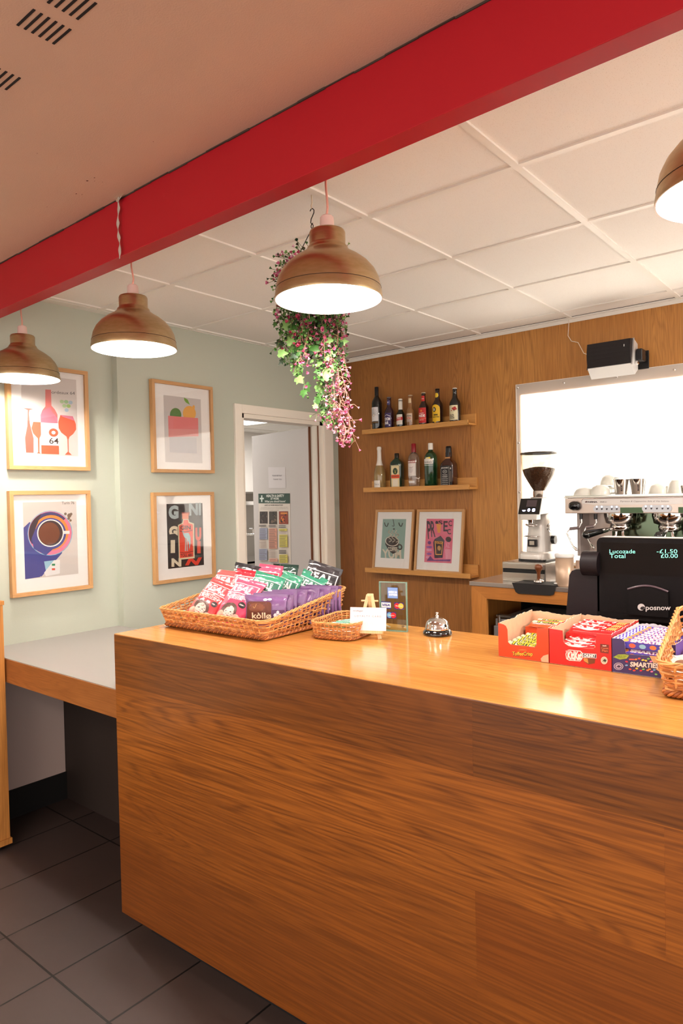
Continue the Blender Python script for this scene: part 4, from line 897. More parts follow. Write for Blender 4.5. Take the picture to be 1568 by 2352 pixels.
sb=thing('wicker_basket','small rounded wicker basket holding green packets beside the long basket','basket',(-1.468,1.80,ZT),(0,0,math.radians(12)),'wicker baskets on the bar')
basket(sb,.150,.22,.046,.046,.010,.035,11,.015,.0019,2,foot=.008)
rb=thing('wicker_basket','wicker basket cut off by the right edge, next to the purple sweets box','basket',(-.245,1.80,ZT),(0,0,math.radians(5)),'wicker baskets on the bar')
basket(rb,.38,.30,.062,.14,.018,.014,10,.020,.0030,3)
# ---- filled bags ----------------------------------------------------------------------
def film(name,col,r=.22): return P(name,col,r,coat=.7,bump=.35,bscale=34)
def bag(name,label,cat,w,h,t_,seedv,mat,draw,loc,rot,group,crimp=.07,wr=.0085,bmat=None,M0=None,partial=None):
    """stands on its lower seam, printed face towards -Y"""
    T=thing(name,label,cat,loc,rot,group)
    sd=Vector((seedv*3.1,seedv*1.7,seedv*.9))
    def S(x,z,side):
        u=(x+w/2)/w; v=z/h
        pu=max(0,1-abs(2*u-1)**2.6)**.55; vv=(v-crimp)/(1-2*crimp); pv=0 if vv<=0 or vv>=1 else (1-abs(2*vv-1)**3)**.6
        b=t_/2*pu*pv
        nz=noise.noise(Vector((x*22,z*22,side*3))+sd)*wr+noise.noise(Vector((x*60,z*45,side*5))+sd)*wr*.45
        xx=x*(1-.06*pv*(1-pu)) 
        cur=noise.noise(Vector((x*9,z*9,0))+sd)*.010*(1.2-pv)
        return Vector((xx,side*(b+.0012)+nz*(.35+.65*pv)*(1 if side<0 else .6)+cur,z))
    nu,nv=22,30
    m=MB()
    for side in (-1,1): m.grid(lambda a,b:S((a-.5)*w,b*h,side),nu,nv,mat if (side<0 or bmat is None) else bmat,flip=side>0)
    # close the rim
    for k in range(nv):
        for sx in (-.5,.5):
            a,b=k/nv*h,(k+1)/nv*h; m.add([S(sx*w,a,-1),S(sx*w,a,1),S(sx*w,b,1),S(sx*w,b,-1)],[(0,1,2,3)],mat)
    for k in range(nu):
        for z in (0,h):
            a,b=(k/nu-.5)*w,((k+1)/nu-.5)*w; m.add([S(a,z,-1),S(a,z,1),S(b,z,1),S(b,z,-1)],[(0,1,2,3)],mat)
    m.build('film_bag',T)
    cv=CV(eps=.00014); draw(cv,w,h)
    cv.build('printed_front',T,lambda x,y,d:S(x,y,-1)+Vector((0,-.0006-d,0)),[(k/nu-.5)*w for k in range(1,nu)],[k/nv*h for k in range(1,nv)])
    return T
def real(bg,dk,fl1,fl2):
    def f(c,w,h):
        W=(240,228,226)
        c.rect(-w*.46,h*.60,w*.46,h*.85,W); c.rect(-w*.435,h*.615,w*.435,h*.835,dk); c.text(0,h*.725,'REAL',w*.76,h*.17,W,.05)
        c.text(0,h*.565,'HAND COOKED CRISPS',w*.62,h*.025,W,.02); c.text(0,h*.525,fl1,w*.72,h*.035,W,.03); c.text(0,h*.485,fl2,w*.5,h*.03,W,.02)
        c.ell(w*.30,h*.40,w*.10,h*.055,(40,34,36)); c.text(w*.30,h*.40,'CRISPS',w*.14,h*.025,W,.04)
        SK=(232,204,194); 
        c.ell(-w*.02,h*.24,w*.27,h*.16,(96,70,64)); c.ell(0,h*.21,w*.17,h*.13,SK); c.ell(-w*.06,h*.23,w*.025,h*.012,(60,50,56)); c.ell(w*.06,h*.225,w*.025,h*.012,(60,50,56)); c.ell(0,h*.15,w*.03,h*.01,(190,90,90))
        c.ell(-w*.26,h*.15,w*.12,h*.07,(222,170,150)); c.ell(w*.27,h*.13,w*.14,h*.08,(236,196,180)); c.rect(-w*.2,h*.075,w*.2,h*.10,(230,200,200))
    return f
FR=film('red_film',(226,70,74)); FPk=film('pink_film',(232,78,110)); FRd=film('deep_red_film',(206,34,50)); FG=film('green_film',(54,134,106)); FB=film('black_film',(48,44,48)); FP=film('purple_film',(120,84,132)); FO=film('coral_film',(232,84,84))
G1='crisp bags in the long basket'
def rr(t,z,y=0): return (-math.radians(t),math.radians(y),math.radians(z))
zb=ZT+.02
bag('crisp_bag','red crisp bag lying at the front left corner of the long basket','crisp bag',.135,.19,.05,1,FR,real((226,70,74),(214,60,66),'SWEET CHILLI','FLAVOUR'),(-2.02,1.605,zb),rr(46,8,14),G1)
bag('crisp_bag','pink crisp bag with a woman printed on it, front centre of the long basket','crisp bag',.135,.195,.05,2,FPk,real((232,78,110),(228,72,104),'PRAWN COCKTAIL','FLAVOUR'),(-1.865,1.61,zb),rr(42,6,8),G1)
bag('crisp_bag','coral red crisp bag leaning behind the left front bag','crisp bag',.135,.185,.05,3,FO,real((232,84,84),(206,50,56),'SWEET CHILLI','FLAVOUR'),(-2.055,1.73,zb),rr(30,14,6),G1)
bag('crisp_bag','deep red crisp bag with its top edge showing above the pink one','crisp bag',.135,.185,.05,4,FRd,real((206,34,50),(190,30,44),'SWEET CHILLI','FLAVOUR'),(-1.945,1.735,zb),rr(24,4,4),G1)
bag('crisp_bag','green crisp bag in front, directly behind the first purple packet','crisp bag',.13,.185,.05,5,FG,real((54,134,106),(44,104,84),'SALT & VINEGAR','FLAVOUR'),(-1.838,1.712,zb),rr(28,12,12),G1)
bag('crisp_bag','crumpled green crisp bag in the middle of the three green ones','crisp bag',.125,.175,.05,6,FG,real((54,134,106),(44,104,84),'SALT & VINEGAR','FLAVOUR'),(-1.800,1.80,zb),rr(22,-14,8),G1,wr=.010)
bag('crisp_bag','green crisp bag furthest right, in front of the black bag','crisp bag',.115,.170,.045,7,FG,real((54,134,106),(44,104,84),'SALT & VINEGAR','FLAVOUR'),(-1.765,1.868,zb+.005),rr(20,8,20),G1,wr=.009)
bag('crisp_bag','black crisp bag standing tallest at the back left of the basket','crisp bag',.125,.19,.045,8,FB,real((48,44,48),(40,36,40),'SEA SALT','FLAVOUR'),(-2.045,1.83,zb),rr(14,12,8),G1)
bag('crisp_bag','pink crisp bag at the back between the two black ones','crisp bag',.135,.188,.05,9,FPk,real((232,78,110),(200,40,70),'PRAWN COCKTAIL','FLAVOUR'),(-1.925,1.86,zb),rr(12,-2,2),G1)
bag('crisp_bag','black crisp bag at the back right of the basket, above the green bags','crisp bag',.15,.185,.05,10,FB,real((48,44,48),(40,36,40),'SEA SALT','FLAVOUR'),(-1.735,1.932,zb+.012),rr(8,12,14),G1,wr=.010)
bag('crisp_bag','dark green crisp bag at the very back, only its top edge visible','crisp bag',.13,.185,.04,11,film('dark_green_film',(30,60,52)),real((30,60,52),(24,48,42),'SALT & VINEGAR','FLAVOUR'),(-1.885,1.922,zb),rr(6,2,0),G1)
G2='purple packets in the long basket'
def kollo(c,w,h):
    W=(226,214,222)
    c.rect(w*.17,h*.09,w*.46,h*.52,(84,52,90)); c.rect(-w*.46,h*.09,w*.17,h*.80,(100,64,108))
    c.rrect(-w*.45,h*.09,w*.15,h*.78,h*.1,(98,50,34)); c.ell(-w*.2,h*.60,w*.2,h*.14,(118,66,42)); c.curve([(-w*.3,h*.7),(-w*.25,h*.58),(-w*.2,h*.7)],.0015,(190,150,90))
    c.text(-w*.08,h*.34,'kòllø',w*.46,h*.20,(238,226,196),.02)
    for dx,dy in ((.30,.30),(.36,.36),(.24,.36),(.30,.44)): c.ell(w*dx,h*dy,w*.035,h*.06,W,rot=(dx-.3)*8)
    c.line([(w*.30,h*.18),(w*.30,h*.40)],.001,W); c.ell(w*.0,h*.84,w*.05,h*.04,W); c.ell(w*.1,h*.85,w*.05,h*.035,W)
FPD=film('purple_film_dark',(92,60,120))
k0=None
LABK=['purple packet with a brownie window, foremost in the row','purple packet second from the front of the row','purple packet third from the front of the row','purple packet fourth from the front of the row','purple packet fifth from the front of the row','purple packet sixth from the front of the row','purple packet seventh from the front, mid row','purple packet eighth from the front of the row','purple packet ninth from the front of the row','purple packet fifth from the back of the row','purple packet fourth from the back of the row','purple packet third from the back of the row','purple packet second from the back of the row','purple packet rearmost in the row, by the back rim']
protos=[]
for k in range(14):
    f_=k/13; x=-1.692+.040*f_; y=1.640+.262*f_; z=zb+.007+.004*f_+(.005*math.sin(k*2.7) if k else 0)
    ro=(-math.radians(8+4*math.sin(k*2.1)),math.radians(3*math.sin(k*1.3)),math.radians(30-10*f_+7*math.sin(k*1.9)))
    if k<3:
        protos.append(bag('snack_packet',LABK[k],'snack packet',.150 if k==0 else .132,.108,.024,20+k,FP,kollo,(x,y,z),ro,G2,crimp=.09,wr=.004))
    else: dup(protos[1+(k%2)],(x,y,z),ro,LABK[k],G2)
# green mint packets in the small basket
MG=P('mint_green_wrap',(60,160,110),.3,coat=.5); G3='green packets in the small basket'
def mint(lab,x,y,z,rz,ry=0):
    t=thing('mint_packet',lab,'sweet packet',(x,y,z),(0,ry,rz),G3)
    m=MB(); m.box(-.036,.036,-.0105,.0105,0,.012,MG,bev=.003); m.build('wrapper',t)
    cv=CV(); cv.rect(-.03,-.008,.03,.008,(214,232,226)); cv.text(0,0,'MINTS',.046,.010,(40,120,140),.04); cv.build('printed_label',t,lambda x,y,d:Vector((x,y,.0122+d)))
    return t
for k,(x,y,z) in enumerate(((-1.475,1.745,1.108),(-1.470,1.771,1.110),(-1.466,1.797,1.112),(-1.461,1.823,1.112),(-1.456,1.849,1.112))):
    mint(['green packet nearest the camera in the small basket','second green packet from the front of the small basket','middle green packet in the small basket','second green packet from the back of the small basket','green packet furthest back in the small basket'][k],x,y,z,math.radians(10+3*math.sin(k*2)))
FILL=P('paper_lining',(206,196,180),.8); 
lt=thing('basket_lining','pale folded paper under the green packets in the small basket','paper',(-1.468,1.80,ZT+.012),(0,0,math.radians(12))); m=MB(); m.box(-.06,.06,-.09,.09,0,.015,FILL,bev=.004); m.build('folded_sheet',lt)
# right basket content: wrapped biscuits
for k,(x,y,z,r_) in enumerate(((-.385,1.70,1.105,.5),(-.34,1.735,1.108,.9),(-.37,1.78,1.112,.3))):
    bag('biscuit_packet',['white and brown wrapped biscuit at the near corner of the right basket','wrapped biscuit in the right basket cut off by the picture edge','wrapped biscuit lying behind the others in the right basket'][k],'biscuit packet',.075,.10,.018,40+k,P('white_wrapper',(226,214,206),.3,coat=.4),lambda c,w,h:(c.ell(0,h*.5,w*.3,h*.2,(120,80,60)),c.text(0,h*.5,'BISCUIT',w*.5,h*.08,(236,226,216),.02)),(x,y,z),(-math.radians(68),0,r_),'biscuits in the right basket',crimp=.1,wr=.002)
# ---- small easel with card ---------------------------------------------------------------
es=thing('card_easel','tiny pale wooden easel standing by the small basket','easel',(-1.358,1.777,ZT),(0,0,math.radians(24)))
lean=Matrix.Rotation(-math.radians(12),4,'X')
def bar(x0,z0,x1,z1,wd,th,y,M=lean):
    m=MB(); d=Vector((x1-x0,0,z1-z0)); L_=d.length; an=math.atan2(d.x,d.z); T=M@Matrix.Translation((x0,y,z0))@Matrix.Rotation(an,4,'Y'); m.box(-wd/2,wd/2,-th/2,th/2,0,L_,PINE,T,bev=.0008); return m
bar(-.037,0,-.006,.142,.011,.006,0).build('leg',es); bar(.037,0,.006,.142,.011,.006,0).build('leg',es)
m=MB(); m.cyl((-.028,0,.122),(.028,0,.122),.003,PINE,10,M=lean); m.build('cross_bar',es)
m=MB(); m.box(-.047,.047,-.016,.003,.016,.026,PINE,lean,bev=.001); m.build('ledge',es)
bar(0,.002,0,.143,.011,.005,.0,Matrix.Translation((0,.062,0))@Matrix.Rotation(math.radians(17),4,'X')).build('rear_leg',es)
m=MB(); m.box(-.010,.010,.002,.012,.128,.146,PINE,lean,bev=.001); m.build('top_block',es)
cd_=thing('loyalty_card','white loyalty card resting on the small easel','card',(-1.358,1.777,ZT),(-math.radians(10),0,math.radians(24)))
m=MB(); m.box(-.060,.060,-.0155,-.0135,.0262,.100,P('white_card',(240,232,238),.5)); m.build('card_sheet',cd_)
cv=CV(); cv.text(.0,.072,'LOYALTY CARD',.088,.0055,(130,120,130),.005,space=1.5); cv.text(-.034,.088,'midlegal',.034,.007,(90,84,92),0,.2); 
for a_ in (-.01,.006,.02): cv.curve([(a_,.045),(a_+.006,.055),(a_+.010,.042)],.0007,(226,216,222))
cv.build('printed_text',cd_,lambda x,y,d:Vector((x,-.0156-d,y)))
# ---- acrylic payment sign -----------------------------------------------------------------------
ac=thing('card_sign','upright clear glass sign with payment card logos behind the easel','sign',(-1.362,1.925,ZT),(0,0,math.radians(14)))
GLS=P('sign_glass',(232,246,238),.02,trans=1.,ior=1.45); GED=P('green_glass_edge',(168,206,190),.08,trans=.5)
m=MB(); m.box(-.047,.047,-.002,.002,.001,.166,glassy('sign_clear',(240,250,244))); m.build('glass_plate',ac)
m=MB()
for a_ in ((-.0495,-.0475,-.006,.006,0,.169),(.0475,.0495,-.006,.006,0,.169),(-.047,.047,-.006,.006,0,.003),(-.047,.047,-.006,.006,.1665,.1688)): m.box(*a_,GED)
m.build('bevelled_edge',ac)
for sx in (-.033,.033):
    m=MB(); m.cyl((sx,-.002,.018),(sx,.040,.004),.0045,CHROME,12); m.ball((sx,.040,.0045),.0045,CHROME,8); m.build('prop_peg',ac)
cv=CV(); BLU=(90,124,190)
cv.rect(-.020,.112,.018,.150,(70,96,160)); cv.rect(-.0185,.1135,.0165,.1485,(128,160,216)); cv.text(-.001,.134,'AMERICAN',.032,.0075,(240,240,246),.04); cv.text(.001,.125,'EXPRESS',.030,.0075,(240,240,246),.04)
cv.rect(-.044,.076,-.008,.100,(60,70,150)); cv.rect(-.0435,.080,-.0085,.097,(238,236,240)); cv.text(-.026,.0885,'VISA',.028,.0085,(46,56,140),.04,.25)
cv.rect(.004,.076,.038,.099,(60,46,120)); cv.ell(.014,.0875,.0095,.0095,(214,40,48)); cv.ell(.028,.0875,.0095,.0095,(240,190,70)); cv.text(.021,.0875,'MasterCard',.024,.004,(240,236,230),.02)
cv.rect(-.024,.043,.010,.066,(60,46,120)); cv.ell(-.014,.0545,.0095,.0095,(110,180,220)); cv.ell(.000,.0545,.0095,.0095,(214,40,48)); cv.text(-.007,.0545,'Maestro',.022,.004,(240,236,230),.02)
cv.build('payment_logos',ac,lambda x,y,d:Vector((x,-.0022-d,y)))
# ---- service bell ------------------------------------------------------------------------------------
be=thing('service_bell','chrome reception bell with a black base on the bar','bell',(-1.208,1.955,ZT))
m=MB(); m.lathe([(.0001,0),(.047,0),(.0485,.004),(.047,.010),(.041,.018),(.036,.020),(.0001,.020)],P('bell_base_black',(14,12,14),.12,coat=.8),40); m.build('base',be)
m=MB(); m.lathe([(.040,.019),(.0415,.021),(.0395,.024),(.038,.034),(.034,.044),(.027,.051),(.017,.0555),(.008,.057),(.0001,.0573)],CHROME,40); m.build('dome',be)
m=MB(); m.lathe([(.0055,.056),(.005,.064),(.0035,.065),(.0035,.069),(.0055,.0705),(.0055,.073),(.0001,.0745)],CHROME,20); m.build('plunger',be)
m=MB(); m.lathe([(.0001,-.004),(.005,-.004),(.005,.004),(.0001,.004)],CHROME,12,Matrix.Translation((.039,-.014,.026))@Matrix.Rotation(PI/2,4,'Y')); m.build('striker',be)
# ---- confectionery cartons ----------------------------------------------------------------
KR=P('inside_cardboard',(214,180,146),.75,var=.06,bscale=60); KRW=P('inside_cardboard_white',(226,222,224),.7)
RX=Matrix.Rotation(PI/2,4,'X')
def carton(name,label,x0,w,h,d,y0,outer,cut,px,draw,inner=KR,frontpoly=None,torn=True,sideL=None,sidecol=None):
    """px: the four front corners in picture units used to draw the print"""
    T=thing(name,label,'carton',(x0,y0,ZT),(0,0,math.radians(1)),'open cartons of sweets on the bar')
    H_=homog(px,[(0,h),(w,h),(w,0),(0,0)]); th=.0016
    poly=[(0,0),(w,0),(w,h)]+[H_(*p) for p in cut]+[(0,h)]
    m=MB(); n=len(poly)
    m.prism(poly,-.0005,0.,outer,RX); m.prism(poly,-th,-.0006,inner,RX); m.build('front_panel',T)
    rnd=random.Random(w*999)
    def wall(nm,p0,p1,hh,out,inn,flip=1):
        m=MB(); p0=Vector(p0);p1=Vector(p1); n_=26; L_=(p1-p0).length; t=(p1-p0)/L_; nn=Vector((-t.y,t.x))*flip
        top=[hh(k/n_)+(rnd.uniform(-.0016,.0016) if torn else 0) for k in range(n_+1)]
        for off,mat in ((0,out),(th,inn)):
            vs=[]; 
            for k in range(n_+1): p=p0+t*L_*k/n_+nn*off; vs+= [(p.x,p.y,0),(p.x,p.y,top[k])]
            m.add(vs,[(2*k,2*k+2,2*k+3,2*k+1) for k in range(n_)],mat)
        vs=[]
        for k in range(n_+1):
            for off in (0,th): p=p0+t*L_*k/n_+nn*off; vs.append((p.x,p.y,top[k]))
        m.add(vs,[(2*k,2*k+2,2*k+3,2*k+1) for k in range(n_)],P('torn_card_edge',(228,212,196),.8)); m.build(nm,T)
    hs=sideL or (lambda t:h+(.004 if t>.5 else 0))
    wall('side_panel',(0,0),(0,d),hs,outer if sidecol is None else sidecol,inner,-1)
    wall('side_panel',(w,0),(w,d),lambda t:h+.001,outer if sidecol is None else sidecol,inner,1)
    wall('back_panel',(0,d),(w,d),lambda t:h+.003*math.sin(t*7),outer,inner,-1)
    m=MB(); m.box(.0,w,0,d,0,.0015,inner); m.build('base',T)
    cv=CV(pre=H_,eps=.00012); draw(cv); cv.build('printed_front',T,lambda x,y,dd:Vector((x,-dd,y)))
    return T
OR_=P('orange_carton',(218,62,20),.4,coat=.2); RD_=P('red_carton',(192,24,20),.4,coat=.2); NV_=P('navy_carton',(52,36,92),.4,coat=.2)
YB0=1.785; HB=.095
def d_toffee(c):
    c.text(332,478,'ToffeeCrisp',162,44,(90,50,20),.10,flipy=True); c.text(330,476,'ToffeeCrisp',156,38,(240,190,60),.02,flipy=True); c.ell(330,448,34,10,(220,110,60),180,360)
    c.poly([(470,508),(490,485),(530,472),(532,535),(478,530)],(222,170,140))
carton('sweet_carton','orange open carton of toffee bars, leftmost of the three cartons',-.902,.147,HB,.235,YB0,OR_,[(440,278),(446,270),(440,285),(436,405),(424,420),(240,404),(228,396),(218,385),(212,290),(200,262),(180,250)][::1],[(140,240),(530,270),(535,540),(150,495)],d_toffee)
def d_kit(c):
    c.poly([(670,480),(680,450),(700,444),(790,452),(806,470),(804,510),(785,532),(700,528),(676,515)],(236,226,220))
    c.poly([(676,480),(686,456),(702,450),(734,452),(735,524),(700,522),(682,512)],(206,36,36)); c.poly([(742,452),(788,458),(800,474),(797,508),(782,526),(743,524)],(206,36,36))
    c.text(710,488,'Kit',52,66,(244,236,232),.05,.1,flipy=True); c.text(770,490,'Kat',56,66,(244,236,232),.05,.1,flipy=True); c.rect(672,450,700,462,(206,36,36)); c.text(686,456,'Nestlé',26,9,(240,230,226),.02,flipy=True)
    c.poly([(806,468),(916,474),(914,508),(806,502)],(230,220,220)); c.poly([(809,471),(913,477),(911,505),(809,499)],(44,40,66)); c.text(861,488,'CHUNKY',94,26,(240,236,236),.06,flipy=True)
    c.poly([(815,505),(905,512),(900,545),(850,555),(812,530)],(110,58,30)); c.poly([(812,505),(845,510),(850,548),(814,528)],(200,140,70))
    c.poly([(946,396),(1016,402),(1012,470),(946,462)],(112,40,30)); c.text(980,410,'Nestlé',30,10,(230,220,210),.03,flipy=True); c.text(982,428,'Cocoa',56,16,(200,110,70),.02,flipy=True); c.text(982,448,'Plan',46,18,(200,110,70),.02,flipy=True)
    c.ell(976,522,27,29,(214,206,190)); c.ell(976,522,22,24,(190,188,168)); c.poly([(960,530),(978,510),(995,520),(985,535),(972,528)],(50,50,40))
carton('sweet_carton','red open carton of chunky wafer bars, middle of the three cartons',-.7525,.163,HB,.245,YB0+.001,RD_,[(918,318),(906,425),(894,436),(700,420),(668,400),(656,385),(650,300)],[(545,285),(1035,325),(1033,608),(545,550)],d_kit)
def d_smart(c):
    BR=(206,160,110)
    c.poly([(1262,486),(1420,500),(1420,690),(1340,680),(1322,620),(1300,600),(1290,560),(1275,520)],BR); c.line([(1262,486),(1290,560),(1318,612),(1338,668)],2,(226,200,180))
    c.text(1347,532,"I'M",34,22,(90,50,60),.04,flipy=True)
    c.poly([(1045,505),(1075,482),(1115,480),(1140,488),(1125,515),(1085,524)],(150,170,60)); c.text(1095,495,'SMARTIES',56,9,(60,80,40),.02,flipy=True); c.text(1095,508,'CHOCO',44,8,(60,80,40),.02,flipy=True)
    c.ell(1077,580,28,30,(206,196,200)); c.ell(1077,580,24,26,(52,36,92)); c.ell(1077,580,19,21,(176,160,180)); c.poly([(1064,584),(1078,570),(1092,580),(1080,592)],(60,44,70))
    rs_=random.Random(4); cols=[(226,70,50),(236,200,70),(120,180,90),(230,130,60),(222,120,170),(110,160,210),(200,40,60)]
    for k,(x,y) in enumerate(((1200,512),(1222,524),(1255,512),(1180,520),(1270,535),(1124,570),(1125,540),(1145,602),(1185,595),(1225,600),(1250,608),(1275,618),(1290,604),(1210,612),(1170,612),(1240,528),(1300,640),(1262,598))): c.ell(x,y,9,7,cols[k%7],rot=rs_.uniform(-.6,.6),n=12)
    c.rect(1140,515,1170,526,(226,90,80))
    c.text(1232,566,'SMARTIES',180,50,(40,24,60),.10,ang=-.06*-1,flipy=True); c.text(1232,565,'SMARTIES',172,42,(226,214,206),.04,ang=.06,flipy=True)
carton('sweet_carton','purple open carton of sweet tubes, rightmost of the three cartons',-.5875,.150,.0865,.235,YB0+.003,NV_,[(1352,398),(1340,495),(1130,478),(1120,470),(1112,372),(1095,352)],[(1038,348),(1420,392),(1420,690),(1040,628)],d_smart,inner=KRW,sidecol=P('purple_side',(96,70,160),.5))
# bars inside
TOR=P('orange_wrapper',(216,80,34),.3,coat=.5,bump=.2,bscale=60); RDW=P('red_wrapper',(204,30,34),.25,coat=.6,bump=.2,bscale=60)
def choc(name,lab,grp,w,d,h,mat,draw,loc,rot=(0,0,0)):
    t=thing(name,lab,'chocolate bar',loc,rot,grp)
    m=MB()
    def S(a,b):
        u=abs(2*b-1); z=h*(max(0,1-u**3))**.5; e=min(1,min(a,1-a)/.07); z*=e**.5; return Vector(((a-.5)*w,(b-.5)*d,z+.001))
    m.grid(S,24,10,mat); m.grid(lambda a,b:Vector(((a-.5)*w,(b-.5)*d,.0)),1,1,mat,flip=True)
    for s_ in (-1,1): m.box(s_*w/2-.004,s_*w/2+.004,-d/2*.9,d/2*.9,0,.0015,mat)
    m.build('wrapper',t)
    cv=CV(eps=.00012); draw(cv,w,d); cv.build('printed_label',t,lambda x,y,dd:S(x/w+.5,y/d+.5)+Vector((0,0,.0006+dd)),[(k/24-.5)*w for k in range(1,24)],[(k/10-.5)*d for k in range(1,10)])
    return t
def p_tof(c,w,d):
    c.rect(-w*.42,-d*.34,w*.42,d*.34,(214,204,176)); c.text(0,0,'Toffee',w*.74,d*.66,(36,40,24),.10); c.text(0,.0006,'Toffee',w*.71,d*.56,(206,196,40),.02)
def p_kit(c,w,d):
    c.ell(-w*.12,0,w*.32,d*.42,(226,214,210)); c.text(-w*.12,0,'KitKat',w*.56,d*.62,(190,20,24),.07,.1); 
    for k in range(5): c.rect(w*(.24+.035*k),-d*.3,w*(.26+.035*k),d*.35,(216,190,110),-.3)
GT='toffee bars in the orange carton'; GK='wafer bars in the red carton'; GS='sweet tubes in the purple carton'
tof=None
spots=[(k,0) for k in range(6)]
names_t=['toffee bar at the front of the lower layer','toffee bar second from the front of the lower layer','toffee bar third from the front of the lower layer','toffee bar fourth from the front of the lower layer','toffee bar fifth from the front of the lower layer','toffee bar at the back of the lower layer']
for k in range(6):
    loc=(-.826,YB0+.025+.037*k,ZT+.003); 
    lab=names_t[k]+' in the orange carton, buried'
# two layers of bars fill the carton floor; only the upper layer shows
def fill(proto_fn,n,x,y0,dy,z,labs,grp,rot=(0,0,0),jit=.003):
    pr_=None; rnd=random.Random(n*7+int(x*100)); out=[]
    for k in range(n):
        loc=(x+rnd.uniform(-jit,jit),y0+dy*k,z+.0008*k); ro=(rot[0]+rnd.uniform(-.06,.06),rot[1],rot[2]+rnd.uniform(-.05,.05))
        if pr_ is None: pr_=proto_fn(labs[k],loc,ro)
        else: dup(pr_,loc,ro,labs[k],grp)
    return pr_
mk_t=lambda l,loc,ro: choc('chocolate_bar',l,GT,.128,.036,.014,TOR,p_tof,loc,ro)
fill(mk_t,5,-.827,YB0+.024,.030,ZT+.026,['toffee bar nearest the cut-out front of the orange carton','toffee bar second from the front of the orange carton','toffee bar third from the front of the orange carton','toffee bar fourth from the front of the orange carton','toffee bar fifth from the front of the orange carton'],GT,rot=(.30,0,0))
fill(mk_t,2,-.822,YB0+.178,.034,ZT+.062,['toffee bar lying on top at the back of the orange carton','rearmost toffee bar by the back wall of the orange carton'],GT)
m=MB(); m.box(.004,.143,.004,.231,.002,.026,TOR); m.box(.01,.138,.162,.229,.026,.06,TOR); o=m.build('lower_bar_layers'); tag(o,'packed lower layers of toffee bars under the printed ones in the orange carton','chocolate bars',kind='stuff'); place(o,(-.902,YB0,ZT),(0,0,math.radians(1)))
mk_k=lambda l,loc,ro: choc('chocolate_bar',l,GK,.148,.040,.019,RDW,p_kit,loc,ro)
fill(mk_k,3,-.672,YB0+.028,.036,ZT+.036,['wafer bar nearest the cut-out front of the red carton','wafer bar second from the front of the red carton','wafer bar third from the front of the red carton'],GK)
fill(mk_k,3,-.668,YB0+.125,.040,ZT+.068,['wafer bar at the front of the raised rear stack in the red carton','wafer bar in the middle of the raised rear stack in the red carton','rearmost wafer bar by the back wall of the red carton'],GK,rot=(.14,0,0))
m=MB(); m.box(.004,.158,.004,.24,.002,.034,RDW); m.box(.006,.156,.105,.238,.034,.066,RDW); o=m.build('lower_bar_layers'); tag(o,'packed lower layers of wafer bars under the printed ones in the red carton','chocolate bars',kind='stuff'); place(o,(-.7525,YB0,ZT),(0,0,math.radians(1)))
PUR=P('purple_tube',(84,58,150),.35,coat=.4)
def tube_(lab,loc,ro):
    t=thing('sweet_tube',lab,'sweet tube',loc,ro,GS); R_=.0148; L_=.136
    m=MB(); pts=[(R_*math.cos(k*PI/3),R_*math.sin(k*PI/3)) for k in range(6)]
    m.prism(pts,-L_/2,L_/2,PUR,Matrix.Rotation(PI/2,4,'Y')); m.build('card_tube',t)
    # printed on the two upper facets
    for a_,dots in ((PI*1.0,1),(PI*2/3,0)):   # facet normals in the (y,z) plane: front and upper front
        ny,nz=math.cos(a_),math.sin(a_); ap=R_*math.cos(PI/6)+.0002
        cv=CV(eps=.0001); fh=R_*.98
        if dots:
            cv.rect(-L_/2,-fh/2,L_/2,fh/2,(66,60,160)); cs=[(180,130,200),(230,90,60),(140,190,210),(230,120,60),(150,190,110)]
            for q in range(5): cv.ell(-L_*.36+q*L_*.18,0,.008,.0055,cs[q])
        else:
            cv.rect(-L_/2,-fh/2,L_/2,fh/2,(90,70,170))
            for q in range(3):
                for r_ in range(2): cv.rect(-L_/2+q*.008+r_*.004,-fh/2+r_*fh/2,-L_/2+q*.008+r_*.004+.004,-fh/2+(r_+1)*fh/2,(236,230,240))
            cv.ell(-L_*.30,0,.007,.006,(236,150,70)); cv.text(.012,0,'SMARTIES',.086,.0125,(200,90,60),.10); cv.text(.012,0,'SMARTIES',.084,.0112,(246,242,246),.05)
        tx,tz=(-nz,ny) # tangent (up along the facet)
        if tz<0: tx,tz=-tx,-tz
        cv.build('printed_facet',t,lambda x,y,d:Vector((x,ny*(ap+d)+tx*y,nz*(ap+d)+tz*y)))
    return t
pt_=None
labs=['sweet tube in the lower layer showing through the cut-out of the purple carton']+['sweet tube in the top layer of the purple carton, '+s for s in ('nearest the front','second from the front','third from the front','fourth from the front','fifth from the front','third from the back','second from the back','rearmost')]
sp=[(-.516,YB0+.0225,ZT+.046)]+[(-.516+.0006*k,YB0+.0245+.0262*k,ZT+.0715+(.001 if k%3==1 else 0)) for k in range(8)]
for k,l in enumerate(sp):
    if k==0: pt_=tube_(labs[0],l,(0,0,math.radians(1)))
    else: dup(pt_,l,(0,0,math.radians(1)),labs[k],GS)
m=MB(); m.box(.004,.144,.036,.231,.002,.0585,PUR); m.box(.006,.142,.006,.036,.002,.030,PUR); o=m.build('lower_tube_layers'); tag(o,'packed lower layers of sweet tubes in the purple carton','sweet tubes',kind='stuff'); place(o,(-.5875,YB0+.003,ZT),(0,0,math.radians(1)))
